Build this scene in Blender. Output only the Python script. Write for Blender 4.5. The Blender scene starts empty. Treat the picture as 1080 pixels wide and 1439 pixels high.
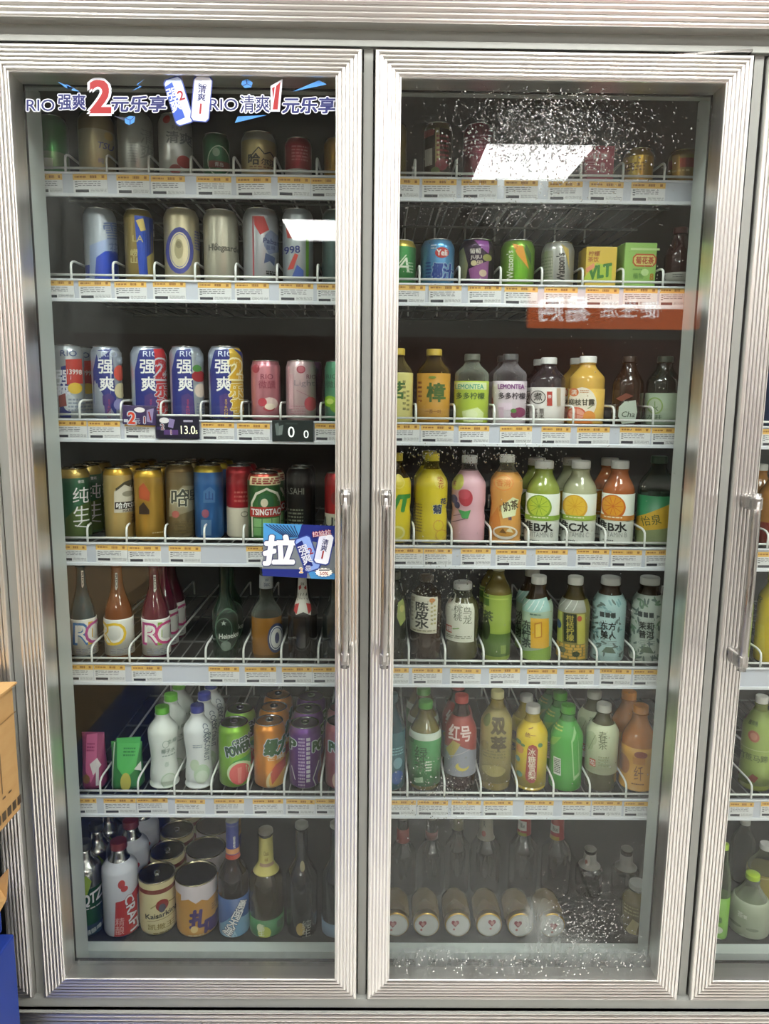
import bpy, bmesh, math, random
from mathutils import Vector, Matrix
random.seed(7)
SC = bpy.context.scene
COL = SC.collection

# ---------------------------------------------------------------- camera
PITCH, YAW, ROLL, FOC = math.radians(8.91), math.radians(0.583), math.radians(-0.66), 1040.0
CAM = Vector((0.0, -1.22, 1.36))
_fwd = Vector((math.sin(YAW) * math.cos(PITCH), math.cos(YAW) * math.cos(PITCH), -math.sin(PITCH)))
_rt = Vector((math.cos(YAW), -math.sin(YAW), 0))
_dn = _fwd.cross(_rt)
CR = _rt * math.cos(ROLL) + _dn * math.sin(ROLL)
CD = -_rt * math.sin(ROLL) + _dn * math.cos(ROLL)
cam = bpy.data.cameras.new('camera')
cam.sensor_fit = 'HORIZONTAL'; cam.sensor_width = 36.0; cam.lens = 36.0 * FOC / 1080.0
cam.clip_start = 0.02
camo = bpy.data.objects.new('camera', cam); COL.objects.link(camo)
camo.matrix_world = Matrix(((CR.x, -CD.x, -_fwd.x, CAM.x), (CR.y, -CD.y, -_fwd.y, CAM.y), (CR.z, -CD.z, -_fwd.z, CAM.z), (0, 0, 0, 1)))
SC.camera = camo

# ---------------------------------------------------------------- world, exposure, lamps' strength
W = bpy.data.worlds.new('world'); SC.world = W; W.use_nodes = True
W.node_tree.nodes['Background'].inputs[0].default_value = (0.8, 0.85, 0.9, 1)
W.node_tree.nodes['Background'].inputs[1].default_value = 0.0
SC.view_settings.view_transform = 'Standard'
SC.view_settings.look = 'None'
SC.view_settings.exposure = 1.55
SC.view_settings.gamma = 1.0
SC.view_settings.use_curve_mapping = False
PANEL_EMIT = 11.5          # ceiling light panels
SIGN_EMIT = 1.7            # backlit orange shop sign
cy = SC.cycles
cy.max_bounces = 10; cy.diffuse_bounces = 4; cy.glossy_bounces = 5; cy.transmission_bounces = 6
cy.transparent_max_bounces = 24
cy.caustics_reflective = False; cy.caustics_refractive = False
cy.use_denoising = True
cy.sample_clamp_indirect = 6.0

def ray(px, py):
    return (_fwd * FOC + CR * (px - 540.0) + CD * (py - 719.5)).normalized()
def at(px, py, Y):
    d = ray(px, py); return CAM + d * ((Y - CAM.y) / d.y)
def proj(p):
    v = Vector(p) - CAM; z = v.dot(_fwd)
    return 540.0 + FOC * v.dot(CR) / z, 719.5 + FOC * v.dot(CD) / z

# ---------------------------------------------------------------- materials
_M = {}
def lin(h):
    h = h.lstrip('#'); c = [int(h[i:i + 2], 16) / 255.0 for i in (0, 2, 4)]
    return tuple(x / 12.92 if x <= 0.04045 else ((x + 0.055) / 1.055) ** 2.4 for x in c) + (1.0,)
def new_mat(name):
    m = bpy.data.materials.new(name); m.use_nodes = True
    nt = m.node_tree
    for n in list(nt.nodes): nt.nodes.remove(n)
    out = nt.nodes.new('ShaderNodeOutputMaterial')
    return m, nt, out
def principled(name, col, rough=.4, metal=0., **kw):
    m, nt, out = new_mat(name)
    b = nt.nodes.new('ShaderNodeBsdfPrincipled')
    b.inputs['Base Color'].default_value = col; b.inputs['Roughness'].default_value = rough; b.inputs['Metallic'].default_value = metal
    for k, v in kw.items(): b.inputs[k].default_value = v
    nt.links.new(b.outputs[0], out.inputs[0])
    return m, nt, b
def M(key):
    """p print/plastic, m metallic print, l drink behind clear plastic, c clear plastic, k cap plastic, a bare aluminium, e glowing digit"""
    if not isinstance(key, str): return key
    if key in _M: return _M[key]
    k, h = key[0], key[1:]
    if k == 'p': m, _, _ = principled(key, lin(h), .38)
    elif k == 'k': m, _, _ = principled(key, lin(h), .32)
    elif k == 'm':
        m, nt, b = principled(key, lin(h), .3, .62)
    elif k == 'a': m, _, _ = principled(key, lin(h), .22, 1.0)
    elif k == 'e': m, _, _ = principled(key, lin(h), .5, 0, **{'Emission Color': lin(h), 'Emission Strength': .5})
    elif k == 'l':
        m, nt, b = principled(key, lin(h), .06, 0, **{'Coat Weight': .6, 'Coat Roughness': .03, 'Transmission Weight': .15, 'IOR': 1.35})
    elif k == 'c':
        m, nt, out = new_mat(key)
        t = nt.nodes.new('ShaderNodeBsdfTransparent'); t.inputs[0].default_value = lin(h)
        g = nt.nodes.new('ShaderNodeBsdfPrincipled'); g.inputs['Base Color'].default_value = lin(h); g.inputs['Roughness'].default_value = .08
        lw = nt.nodes.new('ShaderNodeLayerWeight'); lw.inputs[0].default_value = .5
        mr = nt.nodes.new('ShaderNodeMapRange'); mr.inputs[3].default_value = .08; mr.inputs[4].default_value = .6
        nt.links.new(lw.outputs['Facing'], mr.inputs[0])
        mx = nt.nodes.new('ShaderNodeMixShader')
        nt.links.new(mr.outputs[0], mx.inputs[0]); nt.links.new(t.outputs[0], mx.inputs[1]); nt.links.new(g.outputs[0], mx.inputs[2])
        nt.links.new(mx.outputs[0], out.inputs[0])
    _M[key] = m
    return m

def metal_mat(name, col, rough, scale=(1, 1, 1), bump=.0, var=.08):
    """worn aluminium: streaky roughness and faint smudges"""
    m, nt, b = principled(name, col, rough, 1.0)
    tc = nt.nodes.new('ShaderNodeTexCoord'); mp = nt.nodes.new('ShaderNodeMapping'); mp.inputs['Scale'].default_value = scale
    nz = nt.nodes.new('ShaderNodeTexNoise'); nz.inputs['Scale'].default_value = 6; nz.inputs['Detail'].default_value = 6
    nt.links.new(tc.outputs['Object'], mp.inputs[0]); nt.links.new(mp.outputs[0], nz.inputs['Vector'])
    mr = nt.nodes.new('ShaderNodeMapRange'); mr.inputs[1].default_value = .3; mr.inputs[2].default_value = .75
    mr.inputs[3].default_value = rough - var; mr.inputs[4].default_value = rough + var * 1.5
    nt.links.new(nz.outputs[0], mr.inputs[0]); nt.links.new(mr.outputs[0], b.inputs['Roughness'])
    mc = nt.nodes.new('ShaderNodeMix'); mc.data_type = 'RGBA'
    mc.inputs[6].default_value = col; mc.inputs[7].default_value = tuple(c * .93 for c in col[:3]) + (1,)
    nt.links.new(nz.outputs[0], mc.inputs[0]); nt.links.new(mc.outputs[2], b.inputs['Base Color'])
    return m
ALU = metal_mat('ribbed_aluminium', (.90, .885, .865, 1), .34, (1, 1, 1), var=.02)
ALU2 = metal_mat('handle_steel', (.46, .45, .44, 1), .3, (30, 30, 2), var=.12)
GREY = principled('grey_enamel', lin('9a9d98'), .35, 0)[0]
GREYI = principled('shade_darkened_inner_grey', lin('242626'), .5)[0]  # liner grey darkened: the shade inside the chamber is put into its colour
POST = principled('post_grey_plastic', lin('c9d0ce'), .4)[0]
BLACK = principled('black_rubber', lin('141414'), .5)[0]
WIRE = principled('white_coated_wire', lin('e9ebe8'), .3)[0]
DECKW = principled('grey_coated_wire', lin('6a6d6b'), .4)[0]
RAIL = principled('price_rail_plastic', lin('c6cad6'), .3, 0, **{'Coat Weight': .5, 'Coat Roughness': .05})[0]
RAILLIP = principled('price_rail_lip', lin('dde0e6'), .3)[0]
TAGW = principled('tag_paper', lin('dfe0e2'), .5)[0]
TAGY = principled('tag_orange_band', lin('e3b765'), .5)[0]
TAGR = principled('tag_red_ink', lin('9a6a34'), .5)[0]
TAGK = principled('tag_grey_ink', lin('6d6d75'), .5)[0]
TAGB = principled('tag_black_ink', lin('3c3c44'), .5)[0]

def glass_mat(name, tint, fog=None, strength=.6, F0=.03):
    """clear pane; fog = list of (cx, cz, rx, rz, amount) patches of condensation in metres, object space"""
    m, nt, out = new_mat(name)
    N, L = nt.nodes.new, nt.links.new
    t = N('ShaderNodeBsdfTransparent'); t.inputs[0].default_value = tint
    g = N('ShaderNodeBsdfGlossy'); g.inputs['Roughness'].default_value = 0.0
    lw = N('ShaderNodeLayerWeight'); lw.inputs[0].default_value = .5
    p5 = N('ShaderNodeMath'); p5.operation = 'POWER'; p5.inputs[1].default_value = 5.0
    ma = N('ShaderNodeMath'); ma.operation = 'MULTIPLY_ADD'; ma.inputs[1].default_value = 1 - F0; ma.inputs[2].default_value = F0
    L(lw.outputs['Facing'], p5.inputs[0]); L(p5.outputs[0], ma.inputs[0])
    mx = N('ShaderNodeMixShader'); L(ma.outputs[0], mx.inputs[0]); L(t.outputs[0], mx.inputs[1]); L(g.outputs[0], mx.inputs[2])
    res = mx.outputs[0]
    if fog:
        tc = N('ShaderNodeTexCoord'); sp = N('ShaderNodeSeparateXYZ'); L(tc.outputs['Object'], sp.inputs[0])
        nb = N('ShaderNodeTexNoise'); nb.inputs['Scale'].default_value = 9; nb.inputs['Detail'].default_value = 5; L(tc.outputs['Object'], nb.inputs['Vector'])
        mp = N('ShaderNodeMapping'); mp.inputs['Scale'].default_value = (1, 1, .16); L(tc.outputs['Object'], mp.inputs[0])
        ns = N('ShaderNodeTexNoise'); ns.inputs['Scale'].default_value = 60; ns.inputs['Detail'].default_value = 6; L(mp.outputs[0], ns.inputs['Vector'])
        total = None
        for cx, cz, rx, rz, amt in fog:
            def term(axis, c, r):
                a = N('ShaderNodeMath'); a.operation = 'SUBTRACT'; a.inputs[1].default_value = c; L(sp.outputs[axis], a.inputs[0])
                b = N('ShaderNodeMath'); b.operation = 'DIVIDE'; b.inputs[1].default_value = r; L(a.outputs[0], b.inputs[0])
                q = N('ShaderNodeMath'); q.operation = 'POWER'; q.inputs[1].default_value = 2; 
                ab = N('ShaderNodeMath'); ab.operation = 'ABSOLUTE'; L(b.outputs[0], ab.inputs[0]); L(ab.outputs[0], q.inputs[0]); return q.outputs[0]
            s = N('ShaderNodeMath'); s.operation = 'ADD'; L(term(0, cx, rx), s.inputs[0]); L(term(2, cz, rz), s.inputs[1])
            n2 = N('ShaderNodeMath'); n2.operation = 'MULTIPLY_ADD'; n2.inputs[1].default_value = 1.6; L(nb.outputs[0], n2.inputs[0]); L(s.outputs[0], n2.inputs[2])
            r = N('ShaderNodeMapRange'); r.interpolation_type = 'SMOOTHSTEP'
            r.inputs[1].default_value = .8; r.inputs[2].default_value = 1.75; r.inputs[3].default_value = amt; r.inputs[4].default_value = 0
            L(n2.outputs[0], r.inputs[0])
            if total is None: total = r.outputs[0]
            else:
                x = N('ShaderNodeMath'); x.operation = 'MAXIMUM'; L(total, x.inputs[0]); L(r.outputs[0], x.inputs[1]); total = x.outputs[0]
        st = N('ShaderNodeMapRange'); st.inputs[1].default_value = .35; st.inputs[2].default_value = .7; st.inputs[3].default_value = .35; st.inputs[4].default_value = 1.0
        L(ns.outputs[0], st.inputs[0])
        f = N('ShaderNodeMath'); f.operation = 'MULTIPLY'; L(total, f.inputs[0]); L(st.outputs[0], f.inputs[1])
        d = N('ShaderNodeBsdfDiffuse'); d.inputs[0].default_value = (.8, .84, .84, 1)
        tl = N('ShaderNodeBsdfTranslucent'); tl.inputs[0].default_value = (.8, .84, .84, 1)
        dm = N('ShaderNodeMixShader'); dm.inputs[0].default_value = .5; L(d.outputs[0], dm.inputs[1]); L(tl.outputs[0], dm.inputs[2])
        m2 = N('ShaderNodeMixShader'); L(f.outputs[0], m2.inputs[0]); L(res, m2.inputs[1]); L(dm.outputs[0], m2.inputs[2])
        res = m2.outputs[0]
    L(res, out.inputs[0])
    return m

# ---------------------------------------------------------------- mesh builder
class MB:
    def __init__(s): s.v = []; s.f = []; s.mi = []; s.sm = []; s.mats = []
    def mat(s, key):
        m = M(key)
        if m not in s.mats: s.mats.append(m)
        return s.mats.index(m)
    def add(s, verts, faces, key, smooth=False):
        b = len(s.v); i = s.mat(key)
        s.v.extend([tuple(v) for v in verts])
        for f in faces: s.f.append([b + k for k in f]); s.mi.append(i); s.sm.append(smooth)
    def box(s, x0, x1, y0, y1, z0, z1, key, bev=0.0):
        if bev:
            bm = bmesh.new(); bmesh.ops.create_cube(bm, size=1)
            for v in bm.verts: v.co = Vector(((x0 + x1) / 2 + v.co.x * (x1 - x0), (y0 + y1) / 2 + v.co.y * (y1 - y0), (z0 + z1) / 2 + v.co.z * (z1 - z0)))
            bmesh.ops.bevel(bm, geom=bm.edges[:], offset=bev, segments=2, affect='EDGES', profile=.5)
            s.frombm(bm, key); return
        v = [(x0, y0, z0), (x1, y0, z0), (x1, y1, z0), (x0, y1, z0), (x0, y0, z1), (x1, y0, z1), (x1, y1, z1), (x0, y1, z1)]
        s.add(v, [(0, 3, 2, 1), (4, 5, 6, 7), (0, 1, 5, 4), (1, 2, 6, 5), (2, 3, 7, 6), (3, 0, 4, 7)], key)
    def frombm(s, bm, key, smooth=False):
        bm.verts.ensure_lookup_table(); bm.verts.index_update()
        s.add([v.co for v in bm.verts], [[v.index for v in f.verts] for f in bm.faces], key, smooth); bm.free()
    def lathe(s, prof, matf, seg=32, sx=1.0, sy=1.0, sq=None, off=(0, 0, 0)):
        """prof: [(r,z)], matf(zmid, k) -> material key; sq = superellipse exponent for squarish bottles"""
        n = len(prof); base = len(s.v)
        for r, z in prof:
            for k in range(seg):
                a = 2 * math.pi * k / seg; c, d = math.sin(a), -math.cos(a)
                q = 1.0
                if sq: q = 1.0 / ((abs(c) ** sq + abs(d) ** sq) ** (1.0 / sq))
                s.v.append((c * r * q * sx + off[0], d * r * q * sy + off[1], z + off[2]))
        for i in range(n - 1):
            m = s.mat(matf((prof[i][1] + prof[i + 1][1]) / 2, i))
            for k in range(seg):
                k2 = (k + 1) % seg
                f = [base + i * seg + k, base + i * seg + k2, base + (i + 1) * seg + k2, base + (i + 1) * seg + k]
                s.f.append(f); s.mi.append(m); s.sm.append(True)
        for row, flip in ((0, True), (n - 1, False)):
            if prof[row][0] > 1e-5:
                f = [base + row * seg + k for k in range(seg)]
                if flip: f.reverse()
                s.f.append(f); s.mi.append(s.mat(matf(prof[row][1], min(row, n - 2)))); s.sm.append(False)
    def tube(s, pts, r, key, seg=8, closed=False):
        pts = [Vector(p) for p in pts]; n = len(pts); base = len(s.v); up = None
        for i, p in enumerate(pts):
            t = (pts[min(i + 1, n - 1)] - pts[max(i - 1, 0)]).normalized()
            if up is None: up = t.orthogonal().normalized()
            a = (up - t * up.dot(t)).normalized(); b = t.cross(a); up = a
            for k in range(seg):
                w = 2 * math.pi * k / seg; s.v.append(tuple(p + (a * math.cos(w) + b * math.sin(w)) * r))
        m = s.mat(key)
        for i in range(n - 1):
            for k in range(seg):
                k2 = (k + 1) % seg
                s.f.append([base + i * seg + k, base + i * seg + k2, base + (i + 1) * seg + k2, base + (i + 1) * seg + k]); s.mi.append(m); s.sm.append(True)
        for row, fl in ((0, True), (n - 1, False)):
            f = [base + row * seg + k for k in range(seg)]
            if fl: f.reverse()
            s.f.append(f); s.mi.append(m); s.sm.append(False)
    def build(s, name, parent=None, loc=None):
        me = bpy.data.meshes.new(name); me.from_pydata(s.v, [], s.f)
        for m in s.mats: me.materials.append(m)
        me.polygons.foreach_set('material_index', s.mi); me.polygons.foreach_set('use_smooth', s.sm); me.update()
        o = bpy.data.objects.new(name, me); COL.objects.link(o)
        if parent is not None: o.parent = parent
        if loc is not None: o.location = loc
        return o
def empty(name, loc=(0, 0, 0), rz=0, parent=None):
    o = bpy.data.objects.new(name, None); COL.objects.link(o); o.location = loc; o.rotation_euler = (0, 0, rz); o.empty_display_size = .05
    if parent is not None: o.parent = parent
    return o
def tag(o, label=None, cat=None, group=None, kind=None):
    if label: o['label'] = label
    if cat: o['category'] = cat
    if group: o['group'] = group
    if kind: o['kind'] = kind
    return o
DIVX = {}          # divider positions of each shelf
PLACED = {}        # what already stands on each level: (x, y, r)
def copy_tree(o, parent=None):
    c = o.copy(); COL.objects.link(c)
    if parent is not None: c.parent = parent
    for ch in o.children: copy_tree(ch, c)
    return c

# ---------------------------------------------------------------- flat art -> wrapped art
_T = {}
def text2d(body, off=0.0, res=2):
    k = (body, off, res)
    if k in _T: return _T[k]
    def mk(o):
        c = bpy.data.curves.new('t', 'FONT'); c.body = body; c.size = 1.0; c.offset = o; c.resolution_u = res; c.align_x = 'CENTER'; c.space_line = .92
        ob = bpy.data.objects.new('t', c); COL.objects.link(ob)
        me = ob.evaluated_get(bpy.context.evaluated_depsgraph_get()).to_mesh()
        vs = [(v.co.x, v.co.y) for v in me.vertices]; fs = [list(p.vertices) for p in me.polygons]
        bpy.data.objects.remove(ob); bpy.data.curves.remove(c)
        return vs, fs
    vs, fs = mk(off)
    if off != 0: ref = text2d(body, 0.0, res); sc = ref[2]
    else:
        xs = [v[0] for v in vs] or [0, 1]; ys = [v[1] for v in vs] or [0, 1]
        sc = ((min(xs) + max(xs)) / 2, (min(ys) + max(ys)) / 2, max(ys) - min(ys), max(xs) - min(xs))
    cx, cyy, h, w = sc
    out = ([((x - cx) / h, (y - cyy) / h) for x, y in vs] if off == 0 else [((x - cx) / h, (y - cyy) / h) for x, y in vs], fs, sc, w / h)
    _T[k] = out
    return out
_LAYER = [0]
class Art:
    """a list of flat coloured shapes in picture units (x right, y DOWN), later mapped onto a surface"""
    def __init__(s): s.it = []
    def T(s, body, x, y, h, col, b=.012, w=None, o=None, r=0, vt=False, sh=0, res=2):
        if vt: body = '\n'.join(body)
        if h > 9 and not vt: res = 3
        if o: s._t(body, x, y, h, o[0], b + o[1], w, r, sh, res)
        s._t(body, x, y, h, col, b, w, r, sh, res); return s
    def _t(s, body, x, y, h, col, off, w, r, sh, res):
        # heavier weights and outlines: the same letters stamped around their place
        vs, fs, sc, asp = text2d(body, 0.0, res)
        k = (w / h / asp) if w else 1.0
        c, d = math.cos(math.radians(r)), math.sin(math.radians(r))
        q = off / sc[2] * h
        n = 0 if off < .008 else (4 if off < .045 else 8)
        _LAYER[0] += 1
        for i in range(-1 if off < .045 else 0, n):
            ox, oy = (0, 0) if i < 0 else (q * math.cos(2 * math.pi * (i + .5) / n), q * math.sin(2 * math.pi * (i + .5) / n))
            pts = []
            for a, bb in vs:
                a, bb = (a + sh * bb) * h * k, bb * h
                pts.append((x + ox + a * c - bb * d, y + oy - (a * d + bb * c)))
            s.it.append((pts, fs, col, _LAYER[0], .1 * (i + 1)))
    def P(s, pts, col, same=False):
        if not same: _LAYER[0] += 1
        s.it.append((list(pts), [list(range(len(pts)))], col, _LAYER[0])); return s
    def R(s, x0, y0, x1, y1, col, same=False): return s.P([(x0, y0), (x0, y1), (x1, y1), (x1, y0)], col, same)
    def E(s, x, y, rx, ry, col, r=0, n=20):
        c, d = math.cos(math.radians(r)), math.sin(math.radians(r)); pts = []
        for k in range(n):
            a = -2 * math.pi * k / n; u, v = rx * math.cos(a), ry * math.sin(a); pts.append((x + u * c - v * d, y + u * d + v * c))
        return s.P(pts, col)
    def L(s, x0, y0, x1, y1, w, col):
        dx, dy = x1 - x0, y1 - y0; q = math.hypot(dx, dy) or 1; nx, ny = -dy / q * w / 2, dx / q * w / 2
        return s.P([(x0 + nx, y0 + ny), (x1 + nx, y1 + ny), (x1 - nx, y1 - ny), (x0 - nx, y0 - ny)], col)
    def B(s, x0, y0, x1, y1, n, col, seed=1, th=.45):
        """n rows of illegible fine print"""
        rnd = random.Random(seed); st = (y1 - y0) / n; _LAYER[0] += 1
        for k in range(n):
            y = y0 + st * k; x = x0
            while x < x1:
                w = min(rnd.uniform(.08, .3) * (x1 - x0), x1 - x); s.R(x, y, x + w, y + st * th, col, True); x += w + .05 * (x1 - x0)
        return s
def put_art(mb, items, mapf, gx=None, gy=None, off0=.0002, step=.00009):
    """gx: grid spacing used to cut shapes in x so they can bend; gy: list of y cuts"""
    li, last = -1, None
    for pts, fs, col, lay, *fr in items:
        if lay != last: li, last = li + 1, lay
        off = off0 + step * (li + (fr[0] if fr else 0))
        bm = bmesh.new(); vv = [bm.verts.new((p[0], p[1], 0)) for p in pts]
        for f in fs:
            try: bm.faces.new([vv[k] for k in f])
            except ValueError: pass
        if len(fs) == 1 and len(pts) > 4: bmesh.ops.triangulate(bm, faces=bm.faces[:])
        xs = [p[0] for p in pts]; ys = [p[1] for p in pts]
        if gx and max(xs) - min(xs) > gx * .8:
            x = math.ceil(min(xs) / gx) * gx
            while x < max(xs):
                bmesh.ops.bisect_plane(bm, geom=bm.verts[:] + bm.edges[:] + bm.faces[:], plane_co=(x, 0, 0), plane_no=(1, 0, 0)); x += gx
        for y in gy or ():
            if min(ys) < y < max(ys):
                bmesh.ops.bisect_plane(bm, geom=bm.verts[:] + bm.edges[:] + bm.faces[:], plane_co=(0, y, 0), plane_no=(0, 1, 0))
        bm.verts.index_update()
        V = [mapf(v.co.x, v.co.y, off) for v in bm.verts]
        F = []
        for f in bm.faces:
            idx = [v.index for v in f.verts]
            # make the shape face outward: y is down in art space, so a positive area there is wound backwards
            a = 0
            for i in range(len(idx)):
                p, q = f.verts[i].co, f.verts[(i + 1) % len(idx)].co; a += p.x * q.y - q.x * p.y
            F.append(idx if a < 0 else idx[::-1])
        mb.add(V, F, col); bm.free()
# ---------------------------------------------------------------- the shop room
def struct(name, mb, label, cat='room'):
    o = mb.build(name); tag(o, label, cat, kind='structure'); return o
X0, X1, YB, YF, ZC = -3.4, 3.6, -7.2, 0.85, 2.75
TILE, nt, b = principled('pale_floor_tile', lin('dad8d1'), .25)
tc = nt.nodes.new('ShaderNodeTexCoord'); br = nt.nodes.new('ShaderNodeTexBrick'); br.offset = 0
br.inputs['Scale'].default_value = 1.0; br.inputs['Brick Width'].default_value = .6; br.inputs['Row Height'].default_value = .6; br.inputs['Mortar Size'].default_value = .004
br.inputs['Color1'].default_value = lin('dfddd6'); br.inputs['Color2'].default_value = lin('d8d6cf'); br.inputs['Mortar'].default_value = lin('b3b1aa')
nt.links.new(tc.outputs['Object'], br.inputs['Vector']); nt.links.new(br.outputs['Color'], b.inputs['Base Color'])
WALL = principled('white_wall_paint', lin('c9c8c2'), .7)[0]
CEIL = principled('white_ceiling_board', lin('d6d5d0'), .8)[0]
m = MB(); m.box(X0, X1, YB, YF, -.1, 0, TILE); struct('floor', m, 'pale grey tiled shop floor')
m = MB(); m.box(X0, X1, YB, YF, ZC, ZC + .1, CEIL); struct('ceiling', m, 'white shop ceiling')
m = MB(); m.box(X0 - .1, X0, YB, YF, 0, ZC, WALL); struct('wall_left', m, 'white shop wall')
m = MB(); m.box(X1, X1 + .1, YB, YF, 0, ZC, WALL); struct('wall_right', m, 'white shop wall')
m = MB(); m.box(X0, X1, YF, YF + .1, 0, ZC, WALL); struct('wall_front', m, 'white shop wall behind the cooler')
m = MB(); m.box(X0, X1, YB - .1, YB, 0, ZC, WALL); struct('wall_back', m, 'white shop wall opposite the cooler')

EMIT, nt, out = new_mat('panel_light'); e = nt.nodes.new('ShaderNodeEmission'); e.inputs[0].default_value = (1, .985, .95, 1); e.inputs[1].default_value = PANEL_EMIT; nt.links.new(e.outputs[0], out.inputs[0])
SIGNM, nt, out = new_mat('backlit_orange'); e = nt.nodes.new('ShaderNodeEmission'); e.inputs[0].default_value = lin('ee7a48'); e.inputs[1].default_value = SIGN_EMIT; nt.links.new(e.outputs[0], out.inputs[0])
SIGNW, nt, out = new_mat('backlit_white'); e = nt.nodes.new('ShaderNodeEmission'); e.inputs[0].default_value = (1, .95, .95, 1); e.inputs[1].default_value = SIGN_EMIT * 2.2; nt.links.new(e.outputs[0], out.inputs[0])

def panel(x, y, label, w=.6, d=.64, group='ceiling light panels'):
    t = empty('ceiling_light', (x, y, ZC)); tag(t, label, 'light', group)
    m = MB()
    for a in ((-w/2 - .02, -w/2, -d/2 - .02, d/2 + .02), (w/2, w/2 + .02, -d/2 - .02, d/2 + .02), (-w/2, w/2, -d/2 - .02, -d/2), (-w/2, w/2, d/2, d/2 + .02)):
        m.box(a[0], a[1], a[2], a[3], -.014, -.001, CEIL)
    m.build('frame', t)
    m = MB(); m.box(-w/2, w/2, -d/2, d/2, -.01, -.002, EMIT); m.build('diffuser', t)
panel(.885, -3.41, 'square ceiling light panel mirrored in the glass of the plain door')
panel(-.48, -5.32, 'square ceiling light panel mirrored in the glass of the banner door', d=.8)
panel(-.75, -.9, 'added unseen ceiling light panel over the aisle near the cardboard box')  # added out of view to light the cooler front from above
panel(.6, -.9, 'added unseen ceiling light panel over the aisle before the plain door')  # second added panel, unseen, lights the doors and the floor before them
panel(1.95, -.9, 'added unseen ceiling light panel over the aisle past the far door')  # third added panel of this row, also unseen, for more front light
panel(-2.6, -3.41, 'added unseen ceiling light panel over the next aisle near the side wall')  # extra unseen panel, added only to brighten the surroundings
panel(2.9, -3.41, 'added unseen ceiling light panel over the next aisle near the other side wall')  # its counterpart on the other side, likewise added for brightness

# the opposite gondola with its backlit sign
GOND = principled('gondola_grey', lin('a8a29c'), .5)[0]
t = empty('display_shelf', (.1, -2.9, 0)); tag(t, 'grey open display shelf standing across the aisle from the cooler', 'shelf')
m = MB(); m.box(-1.9, 1.9, -.25, -.23, 0.0, 1.7, principled('gondola_back', lin('8a6f66'), .6)[0]); m.build('back_panel', t)
for s in (-1.9, 1.86):
    m = MB(); m.box(s, s + .04, -.23, .2, 0, 1.7, GOND); m.build('side_panel', t)
for z in (.12, .5, .88, 1.26):
    m = MB(); m.box(-1.86, 1.86, -.23, .2, z, z + .03, GOND, .004); m.build('shelf_board', t)
t = empty('shop_sign', (1.215, -2.66, 1.725)); tag(t, 'orange backlit sign with white lettering across the aisle, mirrored in glass', 'sign')
m = MB(); m.box(-.44, .44, -.05, .0, -.005, .185, SIGNM, .004)
m.build('light_box', t)
a = Art().T('易购', .26, .09, .13, SIGNW, b=.01, w=.26).T('便·生活', -.08, .09, .08, SIGNW, w=.3)
m = MB(); put_art(m, a.it, lambda x, y, o: (x, .001 + o, .18 - y))
# facing +y: mirror x so that it reads correctly from the cooler
m.v = [(-x, y, z) for x, y, z in m.v]; m.f = [f[::-1] for f in m.f]
m.build('lettering', t)

# ---------------------------------------------------------------- the cooler cabinet
YS = .145                      # plane of the price rails
ZB, ZT = .25, 1.881            # doors, bottom and top
ZSH = [1.738, 1.559, 1.313, 1.0835, .848, .573]      # top of each price rail
ZSB = [1.697, 1.5195, 1.2705, 1.039, .8035, .528]    # bottom of each price rail
ZFLOOR = .237
DECK = [z - .004 for z in ZSH] + [ZFLOOR]
FR = empty('drinks_cooler', (0, 0, 0)); tag(FR, 'tall upright drinks cooler with ribbed aluminium framed glass doors', 'refrigerator')
m = MB()
m.box(-1.27, 1.85, .74, .78, .02, 2.2, GREYI)                       # back
m.box(-1.27, -1.23, .05, .74, .02, 2.2, GREYI); m.box(1.81, 1.85, .05, .74, .02, 2.2, GREYI)
m.box(-1.23, 1.81, .05, .74, 1.86, 2.2, GREYI)                      # ceiling of the chamber
m.build('cabinet_shell', FR)
m = MB(); m.box(-1.23, 1.81, .162, .74, .05, ZFLOOR, GREYI); m.box(-1.23, 1.81, .135, .162, .05, ZFLOOR, POST); m.box(-1.23, 1.81, .05, .135, .05, .192, POST)
m.build('cabinet_floor', FR)
m = MB(); m.box(-1.25, 1.83, .056, .07, 1.84, 2.2, GREY); m.box(-1.25, 1.83, .012, .056, 1.8855, 2.2, GREY); m.box(-1.25, 1.83, .006, .012, 1.8865, 1.896, GREY, .001); m.build('head_panel', FR)
m = MB(); m.box(-1.25, 1.83, .056, .07, .05, .275, GREY); m.box(-1.25, 1.83, .003, .056, .05, .2485, GREY); m.build('sill_panel', FR)
for xc in (-.62, -.02, .584, 1.187):
    m = MB(); m.box(xc - .043, xc + .043, .05, .135, .19, 1.87, POST, .003); m.build('door_post', FR)
    m = MB(); m.box(xc - .0072, xc + .0072, .014, .052, .246, 1.8855, GREY); m.build('post_cover_strip', FR)
def ribbed(x0, x1, z0, z1, y, n, name):
    """horizontal ribbed aluminium panel"""
    m = MB(); prof = [(y + .05, z0), (y, z0)]; st = (z1 - z0) / n
    for k in range(n):
        z = z0 + st * k
        prof += [(y, z + st * .04), (y - .0012, z + st * .45), (y, z + st * .78), (y + .0048, z + st * .81), (y + .0048, z + st * .97)]
    prof += [(y, z1), (y + .05, z1)]
    v = []; f = []
    for a, b in prof: v += [(x0, a, b), (x1, a, b)]
    for k in range(len(prof) - 1): f.append((2 * k, 2 * k + 1, 2 * k + 3, 2 * k + 2))
    m.add(v, f, ALU); return m.build(name, FR)
ribbed(-1.27, 1.85, 1.9125, 2.2, -.012, 36, 'canopy_panel')
ribbed(-1.27, 1.85, .03, .2305, -.004, 25, 'kick_panel')
m = MB(); m.box(-1.26, 1.84, -.010, .05, .2295, .2305, GREY); m.build('sill_ledge', FR)
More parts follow.
